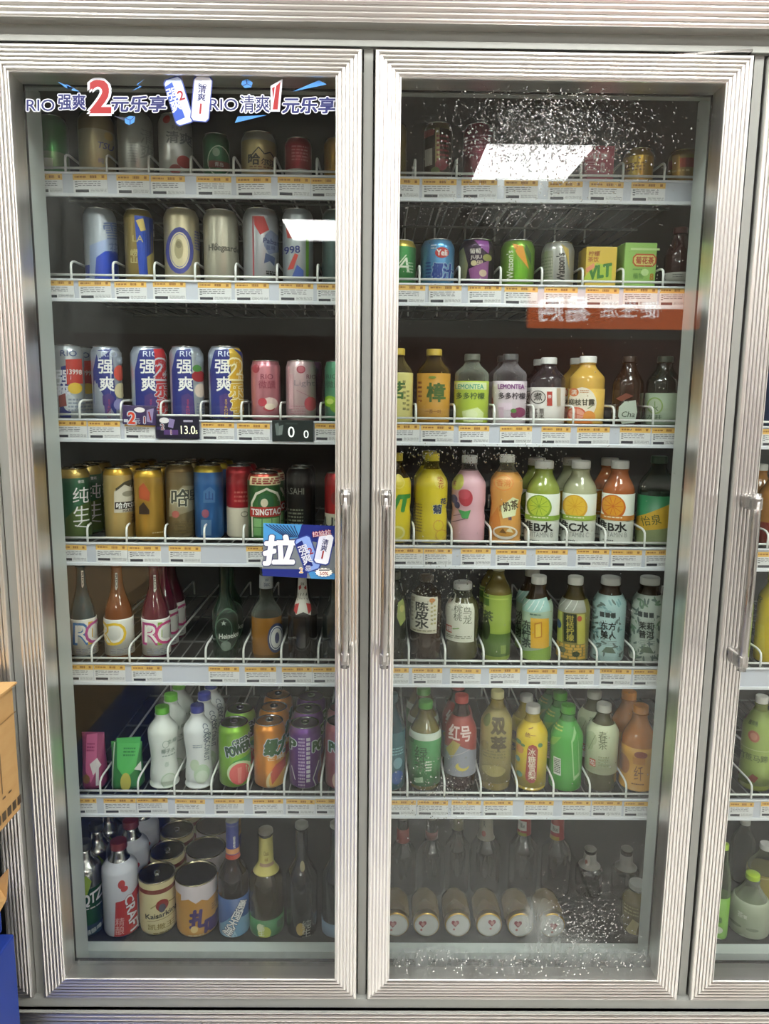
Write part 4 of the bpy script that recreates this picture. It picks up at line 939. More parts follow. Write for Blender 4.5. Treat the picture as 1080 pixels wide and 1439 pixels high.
can('L', 5, 404, 451, 1007, 'purple tall can showing its fine print panel', 'm6c3f8a', (), A().T('P', 408, 1048, 14, 'p2a4a2c', b=.05, o=(WHT, .06)).T('PO', 443, 1050, 14, 'p2a4a2c', b=.05, o=(WHT, .06), w=14).B(416, 1036, 425, 1110, 16, 'pb79cc8', 2, .6).B(427, 1036, 432, 1100, 10, 'pd5cadd', 5, .7).L(407, 1078, 412, 1096, 1.2, 'pc9b7d5').L(444, 1072, 436, 1094, 1.4, 'pc9b7d5').L(436, 1094, 442, 1112, 1.4, 'pc9b7d5').E(450, 1096, 8, 14, 'p8d3f5c'), behind=2, s2='purple tall can', lid='aa8a8a8')
can('L', 5, 457, 500, 1004, 'dusky pink tall can at the far end', 'ma65b68', (), A().T('PO', 470, 1050, 14, 'p2a4a2c', b=.05, o=(WHT, .06), w=16).E(476, 1096, 10, 14, 'pd8b4a4'), behind=1, s2='dusky pink tall can', lid='aa8a8a8')
# ======== cabinet floor behind the banner door
ALB = ([(.86, 0), (.97, .006), (1, .02), (1, .70)] + smooth((1, .70), (.46, .86), 8) + [(.42, .875), (.42, .93)], (.47, .92, 1.0))
bottle('L', 6, 97, 144, 1176, 'dark green metal bottle with white slanted letters', ALB, 'm255a36', 'k3a3d3c', bands=[(1250, 1100, 'ab9b9b7')], art=A().P([(100, 1240), (112, 1230), (120, 1240), (112, 1262)], 'p8ea83c').T('QTZS', 124, 1264, 17, W_, w=34, b=.03, sh=.2, r=10).B(110, 1276, 140, 1280, 1, 'pc9cfc4', 5).R(98, 1300, 144, 1326, 'p1f3a4c').T('精酿啤酒', 127, 1308, 7, 'pc2c8be', w=30, r=10), behind=2, s2='dark green metal bottle', name='metal_beer_bottle')
bottle('L', 6, 143, 195, 1174, 'white metal bottle with red brush stroke lettering', ALB, 'pc9cad2', 'k7a2a28', bands=[(1218, 1100, 'ab3b3b1')], art=A().P([(154, 1266), (184, 1262), (186, 1328), (152, 1328)], 'pb23c34').T('CRAFT', 177, 1288, 12, 'pdcdce0', r=-80, w=56, b=.03, o=('p8a2a28', .03)).T('精酿', 160, 1300, 24, 'pd9a9a2', vt=True, b=0).E(162, 1242, 5, 6, 'pb84a42').E(166, 1249, 5, 4, 'pb84a42').P([(176, 1260), (186, 1254), (190, 1264), (180, 1270)], 'pb23c34').E(176, 1326, 8, 4, 'p5f7a4a'), behind=2, s2='white metal bottle', name='metal_beer_bottle')
can('L', 6, 187, 248, 1213, 'large cream one litre can with red crest', 'pd5c99a', [(1256, 1250, 'p7c3a2c')], A().E(216, 1272, 9, 8, 'p8f2e28').E(216, 1276, 5, 6, 'p4a4a58').L(200, 1275, 208, 1270, 1.5, 'p9a8a5c').L(224, 1270, 234, 1272, 1.5, 'p9a8a5c').T('Kaisarking', 216, 1286, 8.5, K_, w=45, b=.03, r=5).L(196, 1293, 238, 1289, .8, 'p8d7b4a').T('凯撒王', 215, 1301, 8, 'p8a7a42', w=36).B(204, 1309, 228, 1313, 1, 'p8a7a42', 2).T('ZANG', 216, 1324, 6, 'p9a8a5c', w=24), lid='a9a9a98', rim='ab9ad8c', keg=True, behind=3, s2='large cream one litre can', name='beer_can')
can('L', 6, 247, 306, 1212, 'large orange one litre can with white foam print', 'pc8923f', [(1258, 1240, 'pd8cdd0')], A().P([(248, 1240), (306, 1240), (306, 1258), (298, 1264), (290, 1260), (284, 1268), (276, 1264), (268, 1268), (258, 1262), (248, 1266)], 'pd8cdd0').T('扎', 272, 1290, 24, 'p45306e', b=.06, sh=.1).T('啤', 293, 1304, 24, 'p45306e', b=.06, sh=.1).B(290, 1276, 306, 1286, 3, 'p7a5530', 4).E(266, 1304, 5, 5, 'pe0c080').B(258, 1312, 280, 1326, 3, 'pe3cf9c', 6), lid='a9a9a98', rim='ab9ad8c', keg=True, behind=3, s2='large orange one litre can', name='beer_can')
def beerb(x0, x1, ytop, liquid, neckl, bodyl, art, nart, short, cap='k8c8c86', behind=0, s2=None, shape=None, side='L', dy=0):
    lab = [bodyl] if bodyl else []
    lab += [neckl] if neckl else []
    return bottle(side, 6, x0, x1, ytop, short, shape or beer(.50, .70, .38), liquid, cap, labels=lab, art=art, lart=nart, behind=behind, s2=s2, name='beer_bottle', capstyle='crown', dy=dy)
beerb(306, 349, 1146, 'l1d120d', (1160, 1212, 'p2c3a94'), (1262, 1328, 'p2b4f86'), A().P([(306, 1300), (320, 1286), (349, 1292), (349, 1328), (306, 1328)], 'p6f9cbd').P([(308, 1310), (322, 1298), (330, 1316), (318, 1328)], 'p9fc0d4').T('勇闯天涯', 326, 1290, 50, W_, vt=True, b=.03, r=-28, o=('p24365f', .05)), A().P([(300, 1150), (355, 1150), (355, 1180), (300, 1190)], 'p2c3a94').T('雪花', 328, 1190, 16, W_, vt=True, b=.03).R(300, 1199, 355, 1206, 'pdd9c6a').R(300, 1207, 355, 1213, 'pb8402f'), 'brown beer bottle with blue slanted label')
beerb(350, 398, 1158, 'l3a3218', (1186, 1234, 'pc9be6a'), (1292, 1328, 'p3c7a48'), A().P([(352, 1328), (352, 1318), (370, 1324), (396, 1316), (396, 1328)], 'pb4c4b4').E(368, 1309, 9, 9, 'pb5bf52').T('纯生', 364, 1305, 16, 'pdfe6c8', vt=True, b=.02).E(362, 1302, 4, 6, 'pd5dcb0').R(385, 1296, 394, 1306, 'p2c5a36'), A().T('Classic', 371, 1206, 6, 'p7a6a2a', w=16).R(352, 1220, 392, 1224, 'pa88a70').T('经典', 371, 1215, 5, 'p8a6a2a'), 'green brown bottle with yellow neck label', cap='k9a968a')
b_ = beerb(402, 446, 1150, 'l131513', None, None, A().E(420, 1304, 6, 9, 'pb59a52').T('纯生', 428, 1304, 24, 'pb9bab0', vt=True, b=-.005).E(423, 1221, 6, 6, 'p9b926e').B(412, 1316, 434, 1320, 1, 'p5d5f58', 3), None, 'black beer bottle with small white script')
beerb(452, 492, 1150, 'l1d262a', None, (1298, 1328, 'p7f94a8'), None, None, 'dark bottle with pale blue label at far end')
# the oval label of the clear beer bottle, fifth shelf
for o in ALLP:
    if o['label'].startswith('clear beer bottle'):
        fr = OVAL; px = Px(fr, OVSH); m = MB()
        pr = rad_fn([(p[0] * fr[3], p[1] * fr[4]) for p in beer(.45, .66, .40)[0]])
        wrap_art(m, A().E(386, 897, 12, 21, 'p2d3a60').E(386, 897, 9.5, 17, 'pcfd2d0').E(386, 897, 8.5, 15.5, 'p3a4668').E(386, 897, 7.5, 14, 'pc9ccc8').E(387, 897, 3, 8, 'p4a5170'), px, pr, fr[4], .0008)
        m.build('oval_label', o)
# ======== plain door, top shelf
can('R', 0, 540, 571, 172, 'dim gold can at the near end', 'm8d7a3e')
can('R', 0, 598, 638, 171, 'dark can with red and green fruit print', 'm3b2b22', [(180, 171, 'm8f8360')], A().R(602, 208, 612, 232, 'pb3b0a4').R(616, 180, 622, 245, 'ma79a6c').P([(600, 180), (616, 182), (614, 190), (600, 192)], 'p8f3a30').B(618, 190, 634, 236, 7, 'p8a2f38', 4).E(624, 232, 8, 8, 'p9a4450').E(616, 240, 6, 5, 'p6d7a44'))
can('R', 0, 650, 692, 172, 'crimson can behind the beaded glass', 'm8c2b44', [(245, 215, 'm7a2238')], A().B(656, 190, 684, 210, 4, 'pb5607a', 4))
box_carton('R', 0, 817, 858, 211, 'small red and pink carton', 'pb0455a', A().R(819, 214, 856, 224, 'pc9707c').T('红枣', 842, 220, 8, W_, w=22).P([(819, 226), (838, 224), (836, 246), (819, 246)], 'pa32f48').T('枸杞', 846, 236, 14, 'pe5c4c8', vt=True).B(822, 228, 836, 242, 4, 'pd58c98', 5), depth=.045)
can('R', 0, 880, 924, 207, 'squat yellow gold can with ridged rim', 'mc09a3c', [(218, 207, 'm9c8038')], A().R(896, 219, 908, 246, 'md9b848').T('TE', 898, 232, 6, 'p5a4418').B(886, 228, 918, 242, 3, 'p8d6c24', 4), lid='aa89a70')
can('R', 0, 937, 980, 209, 'squat brown gold can with red band', 'm8f6f35', [(235, 222, 'm8e3c28')], A().R(952, 216, 962, 246, 'mc59a4c').B(940, 238, 975, 244, 1, 'pd0b070', 4), lid='aa89a70')
# ======== second shelf
can('R', 1, 545, 588, 336, 'green can with white script at the near end', 'm3f8a4c', [(346, 336, 'mb9a64c')], A().T('NA', 562, 372, 20, 'pdfe6d5', b=.0, sh=.3).L(548, 392, 575, 358, 1.5, 'pcfdcc4').B(575, 368, 584, 385, 4, 'pb5d0ac', 2))
can('R', 1, 592, 642, 335, 'sky blue can with red oval badge', 'm5f9ccc', (), A().E(625, 355, 9.5, 7.5, 'pc23a38', r=-8).T('Yeli', 625, 355, 8, W_, b=.03, w=14).T('椰汁', 626, 382, 24, 'p24489a', b=.04, sh=.15, w=28, o=('pa9c6e0', .03)).B(603, 368, 610, 392, 5, 'p24489a', 3).B(610, 344, 618, 352, 2, 'pd5e2ee', 3))
can('R', 1, 647, 698, 335, 'black can with violet leaf shapes and small fruits', 'm3a2c40', (), A().P([(650, 352), (658, 346), (664, 372), (661, 394), (655, 394)], 'p8d8f6a').P([(672, 337), (694, 338), (692, 356), (684, 350)], 'p8a4a94').T('葡萄', 674, 353, 7, 'pd5cfc8', w=15, b=.02).T('JUJU', 675, 362, 6, 'pd5cfc8', w=15).T('果', 680, 371, 9, 'pc9b9a0').E(672, 370, 4, 4, 'pc2b48a').E(690, 362, 6, 5, 'p8f8f4c').P([(665, 378), (692, 366), (690, 396), (668, 396)], 'p8a4f86').E(684, 384, 5, 5, 'pc9b39a'))
can('R', 1, 704, 752, 336, 'lime green can with orange flash and vertical word', 'm7dab42', (), A().P([(725, 342), (740, 346), (748, 378), (732, 358)], 'pe09a34').P([(744, 342), (751, 356), (751, 372), (742, 352)], 'p44682f').T('Watson\'s', 722, 372, 9, 'pe5ecd5', r=90, w=40, b=.01).P([(728, 362), (746, 380), (746, 396), (728, 396)], 'm6fae33'))
can('R', 1, 763, 809, 339, 'silver can with black vertical word', 'mb3b3ae', (), A().T('Watson\'s', 795, 376, 11, 'p2c2c2c', r=90, w=40, b=.025).R(766, 352, 785, 395, 'ma9aa98').B(768, 360, 784, 392, 7, 'p7f8470', 4).P([(796, 342), (806, 350), (807, 380), (803, 360)], 'pc3a95a'))
box_carton('R', 1, 815, 862, 351, 'yellow carton with green capital letters', 'pd3b548', A().T('柠檬', 832, 357, 7, 'p9a4a24', w=17, b=.02).T('茶饮', 831, 365, 7, 'p9a4a24', w=16, b=.02).P([(817, 392), (836, 370), (860, 374), (860, 394), (817, 394)], 'pa8c044').T('VLT', 842, 382, 17, 'p3d7a35', w=34, b=.05, sh=.2, r=10).P([(820, 378), (832, 370), (834, 376), (822, 384)], 'pd98a6a'), depth=.055, rot=.0)
box_carton('R', 1, 878, 929, 346, 'green carton with red framed name', 'p8fb860', A().R(881, 349, 926, 352, 'pb9d494').P([(885, 362), (890, 357), (917, 357), (922, 362), (922, 370), (917, 375), (890, 375), (885, 370)], 'pb5502c').P([(887, 363), (891, 359), (916, 359), (920, 363), (920, 369), (916, 373), (891, 373), (887, 369)], 'pc9bf72').T('菊花茶', 904, 366, 10, 'pa8442a', w=28, b=.04).T('植物', 895, 388, 8, 'p5d8a44', w=16).T('8', 916, 389, 9, 'pb57a2c', b=.03).E(905, 383, 6, 5, 'pb9d494').B(886, 378, 900, 382, 1, 'p5d8a44', 4), depth=.05, rot=.04)
bottle('R', 1, 932, 974, 318, 'dark red drink bottle with pale band', pet(.52, .5, .1), 'l3a1d1c', 'k5f2428', labels=[(382, 398, 'pa3a29a')], art=A().T('气', 939, 388, 8, 'p4d4d48').B(952, 385, 966, 391, 2, 'p5d5d58', 3))
# ======== third shelf
tea = pet(.62, .50, .095)
bottle('R', 2, 539, 583, 489, 'tea bottle with pale yellow label and green mark', pet(.66, .48, .09), 'l4a3a18', 'kd3b848', neck='c9a8a5a', fill=527, labels=[(523, 600, 'pdcd588')], art=A().T('茗', 560, 548, 24, 'p3d6a35', b=.03).B(569, 534, 573, 580, 6, 'p7a7a48', 2).B(574, 548, 578, 580, 5, 'p7a7a48', 3))
bottle('R', 2, 586, 636, 490, 'tea bottle with amber label and large green character', pet(.68, .48, .09), 'l4d3510', 'kcfb24a', neck='c8a7440', fill=524, labels=[(524, 602, 'pc8953c')], art=A().T('樟', 616, 551, 26, 'p4d6a34', b=.04, w=24).B(592, 536, 597, 568, 5, 'p8a3a20', 2).T('一茶一叶', 612, 578, 6, 'p7a4a1c', w=22).E(611, 530, 5, 2, 'p8a9a44'))
lem = pet(.70, .46, .09)
bottle('R', 2, 641, 689, 497, 'clear lemon tea bottle with lime label', lem, 'lb5bf62', 'k6d7268', neck='cc0c5b8', fill=540, labels=[(535, 603, 'pb9cf4e')], art=A().R(644, 537, 688, 547, 'pd8e3ae').T('LEMONTEA', 665, 543, 6.5, 'p5aa48a', w=38, b=.03).T('多多柠檬', 666, 556, 9.5, 'p4d6a38', w=38, b=.02).P([(655, 578), (676, 572), (684, 580), (682, 600), (658, 600)], 'pd8e6a4').E(668, 582, 8, 6, 'pe0ebb8'))
bottle('R', 2, 695, 745, 497, 'clear lemon tea bottle with white label and berries', lem, 'l8d7f80', 'k5d5f60', neck='cb5b0b5', fill=545, labels=[(535, 603, 'pd9cdd6')], art=A().R(694, 536, 702, 600, 'pc9b5bc').E(699, 566, 3, 8, 'p9a4434').T('LEMONTEA', 726, 543, 6.5, 'p8a4a8e', w=35, b=.03).T('多多柠檬', 727, 556, 9.5, 'p3d3a44', w=36, b=.02).R(708, 566, 727, 576, 'pdcc8d8').E(737, 579, 8, 7, 'p8a3560').E(730, 582, 5, 5, 'p7a2f55').E(729, 577, 4, 3, 'p5d8a44').R(709, 572, 716, 590, 'pcbb0c4'), behind=1, s2='clear lemon tea bottle')
bottle('R', 2, 750, 800, 502, 'dark drink bottle with white label and round black emblem', pet(.66, .46, .1), 'l3a3438', 'kdcdcda', labels=[(544, 603, 'pd3cfca')], art=A().E(767, 558, 10.5, 9.5, 'p3a3a38').E(767, 558, 9.3, 8.3, 'pd3cfca').T('煮', 767, 557, 11, 'p3a3a38', b=.02).T('红豆', 763, 581, 14, 'p55504c', vt=True).T('薏米', 772, 581, 14, 'p55504c', vt=True).R(779, 550, 786, 570, 'pb5483f').T('茶', 782.5, 557, 5, W_).B(776, 596, 790, 600, 1, 'p6d6a66', 3).R(792, 545, 797, 570, 'pb9a890'), behind=1, s2='dark drink bottle with white label')
bottle('R', 2, 803, 854, 500, 'yellow juice bottle with white cap and grapefruit print', pet(.66, .48, .1), 'ldfb458', 'kececea', bands=[], labels=[(546, 603, 'pe0b85c')], art=A().E(829, 566, 19, 22, 'pe9e2d0').T('RIO', 819, 549, .1, W_).T('满', 818, 551, 8, 'pd0663c').E(818, 551, 6.5, 6, 'pd97a4a').T('满', 818, 551, 7, 'pe9e2d0').B(826, 548, 838, 553, 2, 'pb5784a', 3).T('柳枝甘露', 828, 565, 9, 'p4a4a3c', w=35, b=.02).E(821, 582, 13, 10, 'pd9664a').E(821, 582, 10.5, 8, 'pe6a08a').L(821, 574, 821, 590, .8, 'pd9664a').L(812, 580, 830, 584, .8, 'pd9664a').E(838, 585, 8, 8, 'pe0923c').E(830, 594, 12, 6, 'pdb7f3a').L(836, 574, 842, 570, 1, 'p6d8a4a'), behind=1, s2='yellow juice bottle')
bottle('R', 2, 860, 904, 500, 'dark tea bottle with slanted pale leaf label', pet(.58, .46, .09), 'l33261d', 'k3d332c', art=A().P([(875, 585), (876, 572), (884, 564), (899, 562), (901, 578), (898, 594), (880, 596)], 'pb4c0b2').T('Cha', 889, 582, 8, 'p3f4a3c', w=18, sh=.2).R(864, 568, 872, 580, 'p6d6a60').P([(872, 560), (886, 552), (896, 556), (880, 564)], 'p6d3a2c'))
bottle('R', 2, 906, 956, 500, 'dark green tea bottle with pale label and green ring', pet(.60, .46, .09), 'l26302a', 'k3f4a40', labels=[(552, 602, 'p9fb098')], art=A().E(928, 570, 11, 12, 'p8aa860').E(928, 570, 9, 10, 'pb4c2a8').T('水', 928, 574, 9, 'p4d7040').L(928, 564, 928, 580, 1, 'p6d9048').T('龙井', 927, 586, 6, 'p3f5a3c', w=20))
# ======== fourth shelf
w4 = pet(.66, .46, .085, WAIST)
bottle('R', 3, 537, 582, 636, 'yellow waisted bottle with green block letters', w4, 'pd2bf2c', 'kcdb83c', neck='c8d8648', fill=664, bands=[(672, 640, 'l3a2a14')], art=A().T('VT', 566, 707, 22, 'p3d8a3c', b=.06, w=26, sh=.2).E(566, 676, 8, 10, 'pdccc62').E(566, 676, 6.5, 8.5, 'pd2bf2c').E(563, 748, 11, 10, 'pd8d48a').E(563, 748, 8, 7, 'pc9bf4a'))
bottle('R', 3, 586, 636, 636, 'yellow waisted bottle with chrysanthemum lettering', w4, 'pd8c42c', 'kd3c032', neck='ca8a050', fill=660, art=A().E(625, 676, 8, 10, 'pe0cf5c').T('荣', 626, 674, 9, 'pb5502c', b=.0).T('花', 626, 682, 8, 'pb5502c', b=0).T('菊', 621, 715, 12, 'p24365c', b=.05, o=('pe3dfb0', .05)).T('花', 629, 704, 8, 'p24365c', b=.04).B(590, 708, 600, 750, 10, 'p8f7f2c', 2).E(622, 738, 7, 8, 'pc9983a').E(622, 738, 6, 7, 'pd8c42c').E(626, 752, 8, 8, 'pc9983a').E(626, 752, 7, 7, 'pd8c42c'), behind=1, s2='yellow waisted bottle')
bottle('R', 3, 637, 687, 639, 'pink yogurt drink bottle with red berry print', w4, 'pd5a9b3', 'kdcdcdc', neck='cc9c0c0', fill=662, art=A().E(648, 678, 10, 11, 'pc2c05a').T('味', 644, 680, 8, 'p8a4a3c').E(661, 699, 9.5, 12, 'pb5404c').E(659, 694, 8, 7, 'pc25460').P([(650, 716), (660, 718), (668, 716), (664, 728), (656, 728)], 'p4a9a54').E(645, 702, 5, 6, 'p4a4a80').E(649, 710, 4, 5, 'p3f3f6e').L(642, 735, 660, 728, 1.2, 'p7f5f70').L(644, 726, 655, 722, 1, 'p7f5f70'))
bottle('R', 3, 684, 733, 638, 'orange milk tea bottle with bowl print', pet(.70, .46, .085, CURVY), 'pd59a50', 'ke6e4de', neck='cd5cfb8', fill=664, art=A().E(709, 678, 14, 11, 'pdf8c44').E(709, 678, 12.5, 9.5, 'pd9a55c').T('香滑', 709, 678, 10, 'pd07a34', w=20).P([(704, 712), (722, 698), (731, 702), (726, 724), (708, 728)], 'pdce0b4').T('奶茶', 719, 710, 13, 'p4d3f2c', w=22, b=.03, r=12).T('港式', 704, 714, 9, 'p8a5a2c', vt=True).P([(690, 730), (700, 712), (706, 740), (698, 752)], 'pc9803a').E(711, 748, 17, 10, 'pe3ddd0').E(711, 747, 14.5, 6.5, 'pb5843c').P([(703, 748), (708, 742), (713, 749)], 'p6d4a24').P([(712, 746), (718, 740), (722, 748)], 'pd8c9a0').T('爆', 718, 728, 5, 'p2f3f70'))
vit = pet(.64, .56, .095)
def vitamin(x0, x1, ytop, liquid, fruit, rim, text, sub, band, short, s2):
    c = (x0 + x1) / 2
    a = A().R(x0 - 10, 734, x1 + 10, 765, 'pdde0d8')
    a.E(c, 712, 17, 17, rim).E(c, 711, 14.5, 14.5, fruit)
    for k in range(5): q = math.pi * k / 5; a.L(c - 13 * math.cos(q), 711 - 13 * math.sin(q), c + 13 * math.cos(q), 711 + 13 * math.sin(q), .7, rim)
    a.R(x0 - 12, 724, x1 + 12, 731, band).B(c - 12, 726, c + 12, 729, 1, 'pe8e4c8', 3)
    a.T(text, c - 3, 740, 14, 'p2a2d2a', b=.035, w=41).T(sub, c + 2, 751, 7, 'p9a9d98', w=32, b=0).B(c - 14, 759, c, 762, 1, 'p4a4d4a', 4)
    bottle('R', 3, x0, x1, ytop, short, vit, liquid, 'ke9e8e4', labels=[(694, 772, 'pdadfd2')], art=a, behind=1, s2=s2, name='vitamin_water_bottle')
vitamin(737, 786, 646, 'l96a548', 'pb5c944', 'p7f9f34', '维B水', 'VITAMIN B', 'p8aac44', 'vitamin water bottle with green lime label', 'lime vitamin water bottle')
vitamin(790, 847, 646, 'lbabd98', 'pe2b83c', 'pd2a02c', '维C水', 'VITAMIN C', 'p9ab34e', 'vitamin water bottle with yellow orange-slice label', 'pale vitamin water bottle')
vitamin(845, 891, 646, 'lb5683c', 'pdf9a2c', 'pc96a24', '维B水', 'VITAMIN B', 'pc9843c', 'vitamin water bottle with reddish orange drink', 'reddish vitamin water bottle')
bottle('R', 3, 893, 947, 640, 'dark soda bottle with green and yellow slanted label', pet(.66, .44, .08), 'l24362c', 'k3d5040', labels=[(697, 772, 'p2f7a50')], art=A().P([(890, 734), (950, 706), (950, 750), (890, 772)], 'pcba53a').T('怡泉', 921, 731, 14, 'p2f4a2c', w=28, b=0, r=12).P([(890, 750), (950, 740), (950, 772), (890, 772)], 'p8f9a70'), fill=690, neck='c6d7a70')
# ======== fifth shelf
bottle('R', 4, 535, 571, 800, 'dark olive bottle at the near end', pet(.62, .5, .09), 'l26281a', 'k3d4030', art=A().P([(560, 846), (568, 842), (570, 872), (563, 880), (558, 866)], 'p8a9450').E(565, 855, 3, 5, 'pb5b06a'))
sqb = pet(.74, .44, .06)
bottle('R', 4, 574, 622, 805, 'dark amber bottle with white vertical label', pet(.74, .44, .075), 'l3d2814', 'k4a3a28', neck='c6d5a3c', fill=838, art=A().P([(578, 837), (616, 839), (614, 890), (577, 888)], 'pd9d5c4').T('陈皮水', 594, 864, 37, K_, b=.04, vt=True, w=18).B(606, 846, 609, 880, 6, 'p9a8f50', 2).B(610, 850, 613, 880, 5, 'pa39a50', 4).E(608, 843, 4, 3, 'pc9884c').R(579, 884, 614, 888, 'pc9c2a8').B(582, 885, 612, 887.5, 1, 'p5d5a4c', 3).R(579, 840, 585, 846, 'pa39a8a').B(580, 848, 583, 876, 5, 'pa39f90', 7))
bottle('R', 4, 631, 681, 814, 'pale tea bottle with torn white paper label', pet(.66, .56, .09), 'l5d5a3a', 'kd5d5d2', neck='cb0b09a', fill=842, art=A().P([(634, 852), (634, 842), (638, 836), (644, 838), (647, 848), (676, 849), (675, 902), (635, 901), (636, 872), (631, 868)], 'pd9d9c9').T('桃桃', 653, 861, 22, 'p55584a', vt=True, b=0).T('乌龙', 666, 864, 24, 'p6a6d5c', vt=True, b=0).E(639, 843, 3.5, 6, 'p2a2522').E(638, 848, 2.2, 3, 'pd9c4b4').R(637, 880, 645, 890, 'pb8503a').T('福', 641, 885, 7, W_).L(646, 884, 655, 882, 1.5, 'p7a9a54').B(638, 893, 672, 898, 2, 'p8a8a7a', 2))
bottle('R', 4, 677, 716, 790, 'green tea bottle with lime and dark green wrap', pet(.70, .44, .07), 'l6f6230', 'kb5b098', labels=[(836, 940, 'p93a848')], art=A().T('茶', 687, 866, 14, 'p3d4f24', b=.03).R(680, 838, 689, 852, 'p54782f').P([(676, 890), (718, 890), (718, 922), (676, 922)], 'p4f6a2c').E(684, 884, 6, 16, 'p2c3a1c').R(704, 906, 711, 918, 'p7f9448').R(677, 840, 714, 842, 'pa8b85c'), behind=1, s2='green tea bottle')
bottle('R', 4, 741, 784, 806, 'lemon tea bottle with green white label and yellow panel', tea, 'l3a2a1a', 'ke3e2dc', labels=[(845, 928, 'pa3b8a0')], art=A().P([(744, 846), (784, 840), (784, 858), (744, 862)], 'p9fc4bc').L(746, 858, 754, 844, 1, 'pdfe6e0').L(754, 858, 762, 844, 1, 'pdfe6e0').L(762, 858, 770, 844, 1, 'pdfe6e0').L(770, 857, 778, 844, 1, 'pdfe6e0').T('冻柠茶', 752, 892, 38, 'p34403a', vt=True, b=.02).R(758, 868, 782, 910, 'pd3a52f').P([(763, 875), (773, 872), (773, 894), (763, 896)], 'pb57a24').P([(764.5, 876.5), (771.5, 874.5), (771.5, 892.5), (764.5, 894.5)], 'pdcb84a').P([(744, 918), (784, 908), (784, 928), (744, 928)], 'p86a844').B(757, 862, 772, 866, 1, 'p4f6a5a', 2), behind=1, s2='lemon tea bottle with yellow panel')
bottle('R', 4, 788, 832, 807, 'citrus tea bottle with dark vertical name plate', tea, 'l4f4420', 'ke0dfd8', labels=[(844, 928, 'p7f7a3c')], art=A().P([(788, 844), (832, 844), (832, 860), (788, 862)], 'p9a9c92').L(794, 858, 802, 844, 1, 'pd0d3ca').L(804, 858, 812, 844, 1, 'pd0d3ca').L(814, 858, 822, 844, 1, 'pd0d3ca').R(791, 862, 800, 904, 'pb9bf5a').R(802, 862, 819, 902, 'p26301c').T('柑桔柠檬', 810.5, 882, 36, 'pb5a84a', vt=True, w=10).R(820, 862, 830, 904, 'pb5b052').E(795, 880, 4, 6, 'p3d5a7a').E(823, 868, 3, 4, 'pb04a34').B(790, 905, 830, 926, 5, 'pc9a03c', 4, .8).E(800, 914, 5, 4, 'p3a4a22').E(818, 918, 5, 4, 'p2f3f1c'))
LEAF = lambda x0, x1, y0, y1, c1, seed: [A().E(random.Random(seed + k).uniform(x0, x1), random.Random(seed * 7 + k * 3).uniform(y0, y1), 4.5, 1.5, c1, r=random.Random(seed + 5 * k).uniform(0, 180), n=8).it[0][:3] + (-seed, .05 * k) for k in range(46)]
def leafy(x0, x1, ytop, base, leaf, l1, l2, short, liquid, seed):
    c = (x0 + x1) / 2 + 5; a = A(); a.it += LEAF(x0, x1, 842, 926, leaf, seed) + LEAF(x0, x1, 842, 926, 'p5f706a', seed + 50)
    a.R(c - 12, 856, c + 15, 922, base)
    for k in range(3): a.R(c - 10 + 7.5 * k, 860, c - 4 + 7.5 * k, 867, 'p2f3836')
    a.T(l1, c + 1, 879, 10.5, K_, w=20, b=.03).T(l2, c + 1, 891, 10.5, K_, w=20, b=.03)
    for k in range(3): a.L(c - 8, 900 + 2.5 * k, c + 12, 900 + 2.5 * k, .6, 'p7a8582')
    a.P([(c - 8, 916), (c - 2, 908), (c + 1, 917), (c + 6, 908), (c + 11, 917)], 'p5d6f5c')
    bottle('R', 4, x0, x1, ytop, short, pet(.68, .60, .09), liquid, 'kcfd0cb', labels=[(838, 930, base)], art=a, name='tea_bottle')
leafy(835, 883, 807, 'pa9c6c4', 'p7fa5a5', '东方', '美人', 'tea bottle with pale teal leaf pattern label', 'l4a3a2c', 3)
leafy(886, 933, 807, 'pb4bfb4', 'p6d8a70', '茉莉', '普洱', 'tea bottle with grey green leaf pattern label', 'l3f3324', 11)
# ======== sixth shelf
bottle('R', 5, 531, 571, 970, 'dark blue green bottle at the near end', pet(.62, .46, .085), 'l18414c', 'k25505a', labels=[(1030, 1112, 'p1f5560')], art=A().E(561, 1072, 6, 8, 'p6f9aa6').E(560, 1092, 8, 10, 'p345a96').B(553, 1050, 568, 1062, 3, 'p7fb0b5', 2))
grn = lambda h: 'pc3cfc0' if h > .47 else ('p7fb083' if h > .36 else ('p4f9a5c' if h > .25 else 'p3a8a48'))
bottle('R', 5, 579, 624, 980, 'green tea bottle with white to green label', pet(.60, .45, .08), 'l6d6526', 'k5cae3a', labels=[(1031, 1104, grn)], art=A().T('绿茶', 598, 1066, 34, 'p2f5a35', vt=True, b=.01).T('康', 585, 1042, 7, 'p2f5a35').P([(588, 1094), (600, 1090), (601, 1098), (590, 1100)], 'p9ac49a').B(604, 1068, 612, 1084, 4, 'pcfe0cc', 2), behind=2, s2='green tea bottle with green cap')
bottle('R', 5, 626, 673, 972, 'red drink bottle with wavy white lettering', pet(.60, .44, .08), 'l3a1d1a', 'kb5302a', labels=[(1010, 1088, 'p9a3f38')], art=A().P([(620, 1056), (650, 1046), (680, 1060), (680, 1090), (620, 1090)], 'p8a8c98').T('红号', 651, 1030, 20, 'pdcc4c0', w=30, b=.03).P([(632, 1056), (642, 1040), (652, 1044), (640, 1066)], 'pa8964c').E(654, 1076, 9, 6, 'pc2b04a').E(656, 1073, 7, 5, 'p8a8c98').L(636, 1064, 664, 1052, 1, 'pb0aab0'), behind=1, s2='red drink bottle', name='soda_bottle')
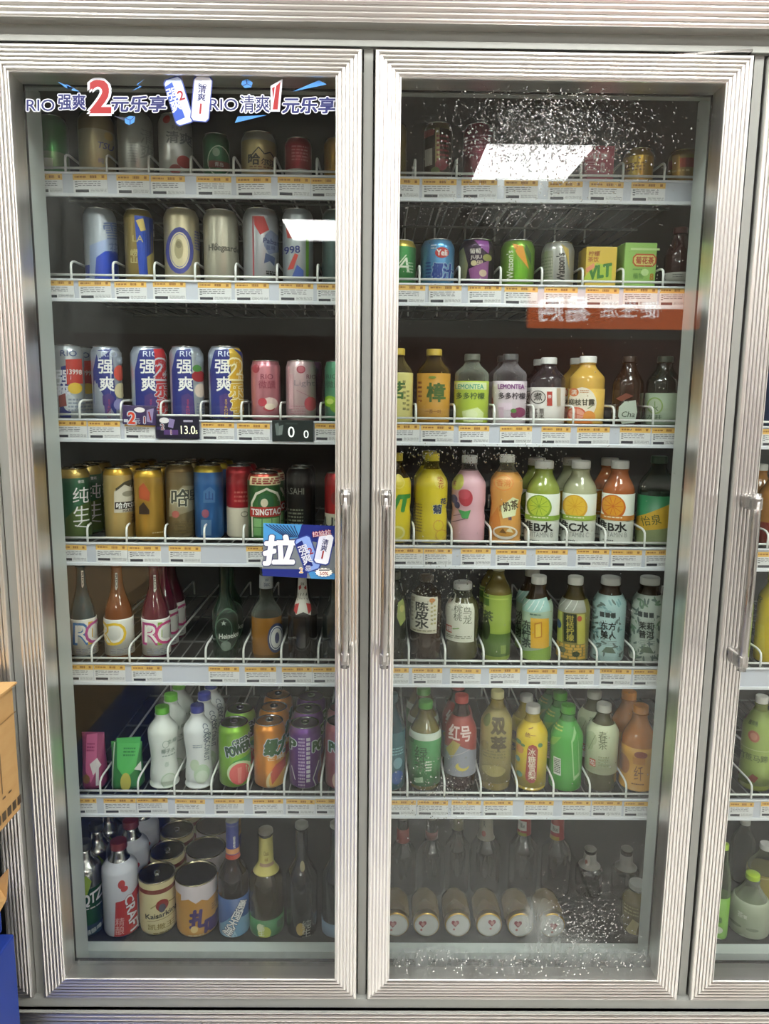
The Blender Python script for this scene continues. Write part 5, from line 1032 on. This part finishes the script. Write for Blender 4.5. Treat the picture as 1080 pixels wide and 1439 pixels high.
bottle('R', 5, 672, 716, 966, 'pale gold bottle with large dark characters', pet(.66, .42, .075), 'l94823e', 'kc9c08a', labels=[(1000, 1100, 'pa3965c')], art=A().T('双', 701, 1020, 20, 'p4d4224', b=.05, w=19).T('萃', 701, 1044, 20, 'p4d4224', b=.05, w=19).E(684, 1014, 5, 8, 'p6d7440').B(680, 1054, 710, 1066, 3, 'p7d7344', 4).E(694, 1082, 16, 8, 'p8f8448').E(683, 1048, 5, 6, 'p8a7d44'))
bottle('R', 5, 717, 757, 972, 'set back yellow bottle between pale gold and pear bottle', pet(.62, .46, .085), 'lb09a34', 'kcfcfca', labels=[(1012, 1110, 'pcdb838')], art=A().T('雪', 728, 1036, 12, 'p5d5a24').T('梨', 728, 1052, 12, 'p5d5a24').E(735, 1070, 6, 8, 'pb59a34'), dy=.07)
bottle('R', 5, 733, 777, 986, 'yellow pear drink bottle with dark red vertical plate', pet(.64, .46, .09, [(1, .03), (1, .58), (.97, .60), (1, .62)]), 'lbda53a', 'kdedcd6', labels=[(1019, 1106, 'pdcc12f')], art=A().T('统一', 758, 1033, 5.5, 'p7a3a2c', w=15).L(754, 1026, 762, 1024, 1, 'p7a3a2c').P([(754, 1052), (756, 1047), (761, 1045), (766, 1047), (768, 1052), (766, 1092), (763, 1098), (757, 1099), (752, 1095), (751, 1090)], 'p9a3a34').T('冰糖雪梨', 760, 1072, 44, 'pe6dcc6', vt=True, b=.01, w=10).E(744, 1055, 5, 6, 'pcf8f44').E(742, 1046, 4, 3, 'p4f7a44').E(741, 1070, 3, 4, 'p5d8a7a').E(743, 1090, 4, 4, 'p6d9a80').E(771, 1046, 3, 3, 'p4f7a44').E(748, 1048, 3, 2, 'p4f7a44'))
bottle('R', 5, 780, 826, 986, 'bright green bottle showing its barcode side', pet(.62, .46, .09), 'l3f8a34', 'k58b036', labels=[(1018, 1112, 'p46a23c')], art=A().R(791, 1066, 801, 1090, 'pd5dcd0').B(792, 1068, 800, 1088, 8, 'p2c3a2c', 4, .6).P([(815, 1040), (824, 1022), (826, 1090), (818, 1096)], 'p9ccb8c').P([(817, 1042), (824, 1030), (825, 1086), (819, 1090)], 'p46a23c').P([(782, 1056), (790, 1040), (802, 1036), (792, 1050)], 'p7fb84a').B(784, 1024, 802, 1032, 2, 'pc9d66c', 2), behind=2, s2='bright green bottle')
bottle('R', 5, 825, 871, 984, 'tea bottle with tall pale green paper label', pet(.66, .46, .09), 'l4f4d28', 'kdddcd4', neck='ca59c68', fill=1000, labels=[(1022, 1088, 'pcbd2ae')], art=A().T('春茶', 856, 1040, 24, 'p5f6a48', vt=True, b=.0).E(841, 1040, 7, 9, 'pb4be98').E(838, 1048, 5, 9, 'pa9b48e').L(836, 1058, 846, 1034, .8, 'p84906a').R(838, 1068, 846, 1078, 'pb85a3c').T('花', 842, 1073, 7, W_).B(850, 1062, 864, 1078, 4, 'p98a078', 3), behind=1, s2='tea bottle with pale green label')
bottle('R', 5, 872, 921, 986, 'orange drink bottle with yellow label', pet(.58, .46, .09, [(1, .03), (.97, .28), (.94, .34), (1, .44)]), 'lb5702c', 'kd98a2c', labels=[(1052, 1112, 'pc8943a')], art=A().E(884, 1078, 8, 13, 'pa36a3a').T('纤', 905, 1086, 20, 'p6d3f1c', b=0, w=13).E(908, 1060, 9, 5, 'p8a4a34').R(897, 1064, 914, 1074, 'pb57a34').B(895, 1100, 912, 1104, 1, 'p6d3f1c', 4), behind=1, s2='orange drink bottle')
# ======== cabinet floor behind the plain door: tall dark bottles behind a row of lying jars
def dark(x0, x1, ytop, short, nk, lart=None, liquid='l15130f', cap='k6d6a62', dy=.13, behind=0):
    nl = []
    t = bottle('R', 6, x0, x1, ytop, short, beer(.50, .70, .40), liquid, cap, labels=nk, art=lart, name='beer_bottle', capstyle='crown', dy=dy, behind=behind)
dark(546, 584, 1140, 'dark bottle with dull red neck foil, first from the near end', [(1172, 1190, 'p8a2f2c')])
dark(586, 624, 1140, 'dark bottle with thin red neck mark, second from the near end', [(1176, 1186, 'p6d2a2c')])
dark(618, 658, 1128, 'dark bottle with cream neck label, third from the near end', [(1146, 1172, 'p8f8a68')])
dark(660, 702, 1128, 'dark bottle with silver and red neck label', [(1148, 1186, 'p9a9488')], A().T('R', 680, 1164, 8, 'p4a4a44').E(678, 1177, 6, 4, 'p9a4038'))
dark(713, 755, 1128, 'dark bottle with red and white lettered neck, before the bracket', [(1148, 1180, 'p9a2a2a')], A().R(720, 1160, 746, 1173, 'pc9c4bc').T('Blue', 734, 1166, 6, K_, w=12).R(720, 1176, 746, 1180, 'p8f8a2c'))
dark(759, 801, 1134, 'dark bottle with red and white lettered neck, after the bracket', [(1154, 1186, 'p9a2a2a')], A().R(765, 1166, 792, 1176, 'pc9c4bc').T('Blue', 780, 1171, 6, K_, w=14).R(765, 1181, 792, 1186, 'pa88a3c'))
dark(806, 846, 1186, 'dark bottle with white patched neck', [(1208, 1226, 'p8a8580')], A().E(826, 1215, 8, 7, 'pb5aaa0').E(822, 1218, 4, 3, 'p8a4a3c'))
dark(857, 897, 1186, 'dark bottle with grey patched neck near the post', [(1210, 1228, 'p7a7672')], dy=.12)
bottle('R', 6, 872, 916, 1232, 'pale tea bottle with round grey cap by the post', pet(.62, .58, .11), 'l6d6238', 'k9a9c98', neck='c8f8f82', fill=1260, art=A().P([(886, 1310), (896, 1292), (905, 1296), (898, 1320)], 'pb0a574').B(884, 1276, 904, 1290, 3, 'p8f8450', 4), dy=.01)
GOLD = principled('gold_lid_metal', lin('c9a24a'), .28, 1.0)[0]
JG = M('cc9c3a8')
HONEY = M('l7a5a26')
def jar(px, py, r_px, short, k):
    Y = FRONT + .004; p = at(px, py, Y); sc = (at(px + 1, py, Y).x - p.x); r = r_px * sc; R = r * 1.09
    z = ZFLOOR + .001 + R
    t = empty('glass_jar', (p.x, Y, z), 0)
    Ry = Matrix.Rotation(math.radians(-90), 4, 'X')      # lathe axis z -> +y
    def lay(m): m.v = [tuple(Vector((x, zz, -y))) for x, y, zz in m.v]
    m = MB(); L = .082
    m.lathe([(r * .86, .012), (r * .9, .016), (R * .97, .026), (R, .034), (R, L - .012), (R * .93, L), (R * .6, L + .001)], lambda zz, i: 'ca89468', 32); lay(m); m.build('glass_body', t)
    m = MB(); m.lathe([(r * .82, .018), (R * .92, .03), (R * .94, L - .016), (R * .8, L - .006)], lambda zz, i: HONEY, 28); lay(m); m.build('fruit_filling', t)
    m = MB(); m.lathe([(.0001, 0), (r * .9, 0), (r * .97, .0012), (r, .003), (r * .985, .005), (r, .007), (r * .985, .009), (r, .011), (r, .0135), (r * .95, .0145), (r * .8, .0145)], lambda zz, i: ('pc3c1bb' if i < 1 else GOLD), 36); lay(m)
    dx, dz = [(-.25, .08), (-.3, .1), (-.2, .15), (.2, .22), (-.2, .12), (.1, -.05)][k]
    f = lambda u, v: (u * r, v * r)
    a = A().E(0, 0, r * .86, r * .86, 'pb5b3ac').E(0, 0, r * .8, r * .8, 'pc9c8c4')
    hx, hz = dx * r, -dz * r; q = r * .3
    a.P([(hx, hz + q), (hx - q, hz - .1 * q), (hx - .9 * q, hz - .7 * q), (hx - .4 * q, hz - .9 * q), (hx, hz - .5 * q), (hx + .4 * q, hz - .9 * q), (hx + .9 * q, hz - .7 * q), (hx + q, hz - .1 * q)], 'p8f4048').E(hx + q * .1, hz, q * .45, q * .5, 'pb98a88')
    a.E(hx - q * .3, hz + 1.6 * q, q * .3, q * .3, 'pa8605c')
    put_art(m, a.it, lambda x, y, o: (x, -o, -y), off0=.0002, step=.0001)
    m.build('lid', t)
    tag(t, f'{short} lying jar with white heart lid, cabinet floor, plain door', 'jar', 'fruit jars lying lid outward on the cabinet floor'); ALLP.append(t)
for k, (px, py, s) in enumerate(((556, 1303, 'half hidden first'), (599, 1303, 'second'), (643, 1303, 'third'), (687, 1303, 'fourth'), (731, 1303, 'fifth'), (775.5, 1304, 'last, beside the frosted glass,'))):
    jar(px, py, 18.4, s, k)
# ======== far door
can('T', 2, 1072, 1116, 520, 'blue can cut off by the picture edge', 'm5a6fa8', (), A().P([(1074, 540), (1084, 528), (1084, 556), (1074, 562)], 'pb04048'))
bottle('T', 3, 1050, 1098, 655, 'amber and red layered juice bottle', pet(.62, .46, .085), 'lb07a3a', 'kcfcfc8', bands=[(800, 735, 'l8a2a24')], behind=1, s2='amber and red juice bottle')
bottle('T', 4, 1036, 1066, 806, 'green tea bottle with black lettering', pet(.66, .5, .08), 'l7a8a3a', 'k8a8a5a', labels=[(832, 940, 'p9aac52')], art=A().T('康师傅', 1052, 848, 5, K_, w=12).T('绿', 1052, 862, 12, K_, b=.03).T('SO', 1050, 906, 12, K_, b=.05, o=(WHT, .04)).P([(1044, 880), (1052, 868), (1058, 884), (1050, 896)], 'p3f6a34'))
bottle('T', 4, 1062, 1106, 800, 'bright yellow bottle at the picture edge', pet(.68, .46, .085), 'pd3bd2c', 'kcfb83a', art=A().T('柠', 1076, 846, 9, 'p5a6a2c').R(1068, 880, 1084, 920, 'pd9c844'))
bottle('T', 5, 1036, 1090, 974, 'green sugarcane drink bottle with white cap', pet(.66, .40, .075, [(1, .04), (.98, .26), (.94, .33), (1, .42)]), 'l8f9a50', 'ke6e5df', labels=[(1004, 1104, 'p93a858')], art=A().P([(1041, 1008), (1046, 1002), (1052, 1018), (1048, 1022), (1042, 1016)], 'p8a4a44').T('康师傅', 1066, 1019, 6, 'p2c3a24', w=14).E(1068, 1036, 8, 8, 'pb06a54').E(1068, 1036, 5, 5, 'pc99078').T('竹蔗马蹄', 1066, 1066, 10, 'p3f4f2c', w=42, b=.0).E(1042, 1094, 5, 6, 'p7a5a3c').P([(1058, 1096), (1066, 1088), (1074, 1092), (1068, 1100)], 'p7a3a24').R(1040, 1054, 1090, 1055, 'pb9c48a'), name='juice_bottle')
jug = pet(.42, .36, .09)
bottle('T', 6, 1024, 1084, 1221, 'clear bottle with lime cap and face-like label', jug, 'cc4cbbb', 'kb5d63c', labels=[(1274, 1338, 'pa9b39a')], art=A().T('茶π', 1056, 1290, 8, 'pdfe3d8', b=.02).E(1046, 1306, 9, 2.2, 'p7f8a74').E(1070, 1306, 9, 2.2, 'p7f8a74').E(1057, 1320, 9, 6, 'p8f9a84').E(1057, 1320, 8, 5, 'pa9b39a').L(1050, 1318, 1064, 1324, 1, 'p6f7a64').L(1050, 1324, 1064, 1318, 1, 'p6f7a64'), name='tea_bottle')
bottle('T', 6, 1000, 1027, 1182, 'green labelled bottle with lime cap beside the door edge', pet(.55, .42, .06), 'c9aa88a', 'kb5d63c', labels=[(1262, 1338, 'p7ab040')], art=A().E(1014, 1306, 7, 5, 'pd8e0c8').E(1014, 1322, 7, 5, 'pd8e0c8').T('绿', 1016, 1292, 8, 'p2f5a2c'), name='tea_bottle')
bottle('T', 6, 1046, 1096, 1180, 'clear bottle with white cap and yellow label', pet(.55, .40, .09), 'cc0c4b4', 'kdededa', labels=[(1232, 1290, 'pb9ac5c')], art=A().T('水', 1068, 1256, 8, 'p6d6a3c').L(1048, 1240, 1090, 1234, 2, 'pd3cc84'), dy=.10, name='tea_bottle')
bottle('T', 6, 1022, 1058, 1148, 'tall clear bottle with grey cap at the back', pet(.62, .42, .07), 'ca8aca4', 'kb9bab6', dy=.18, name='tea_bottle')
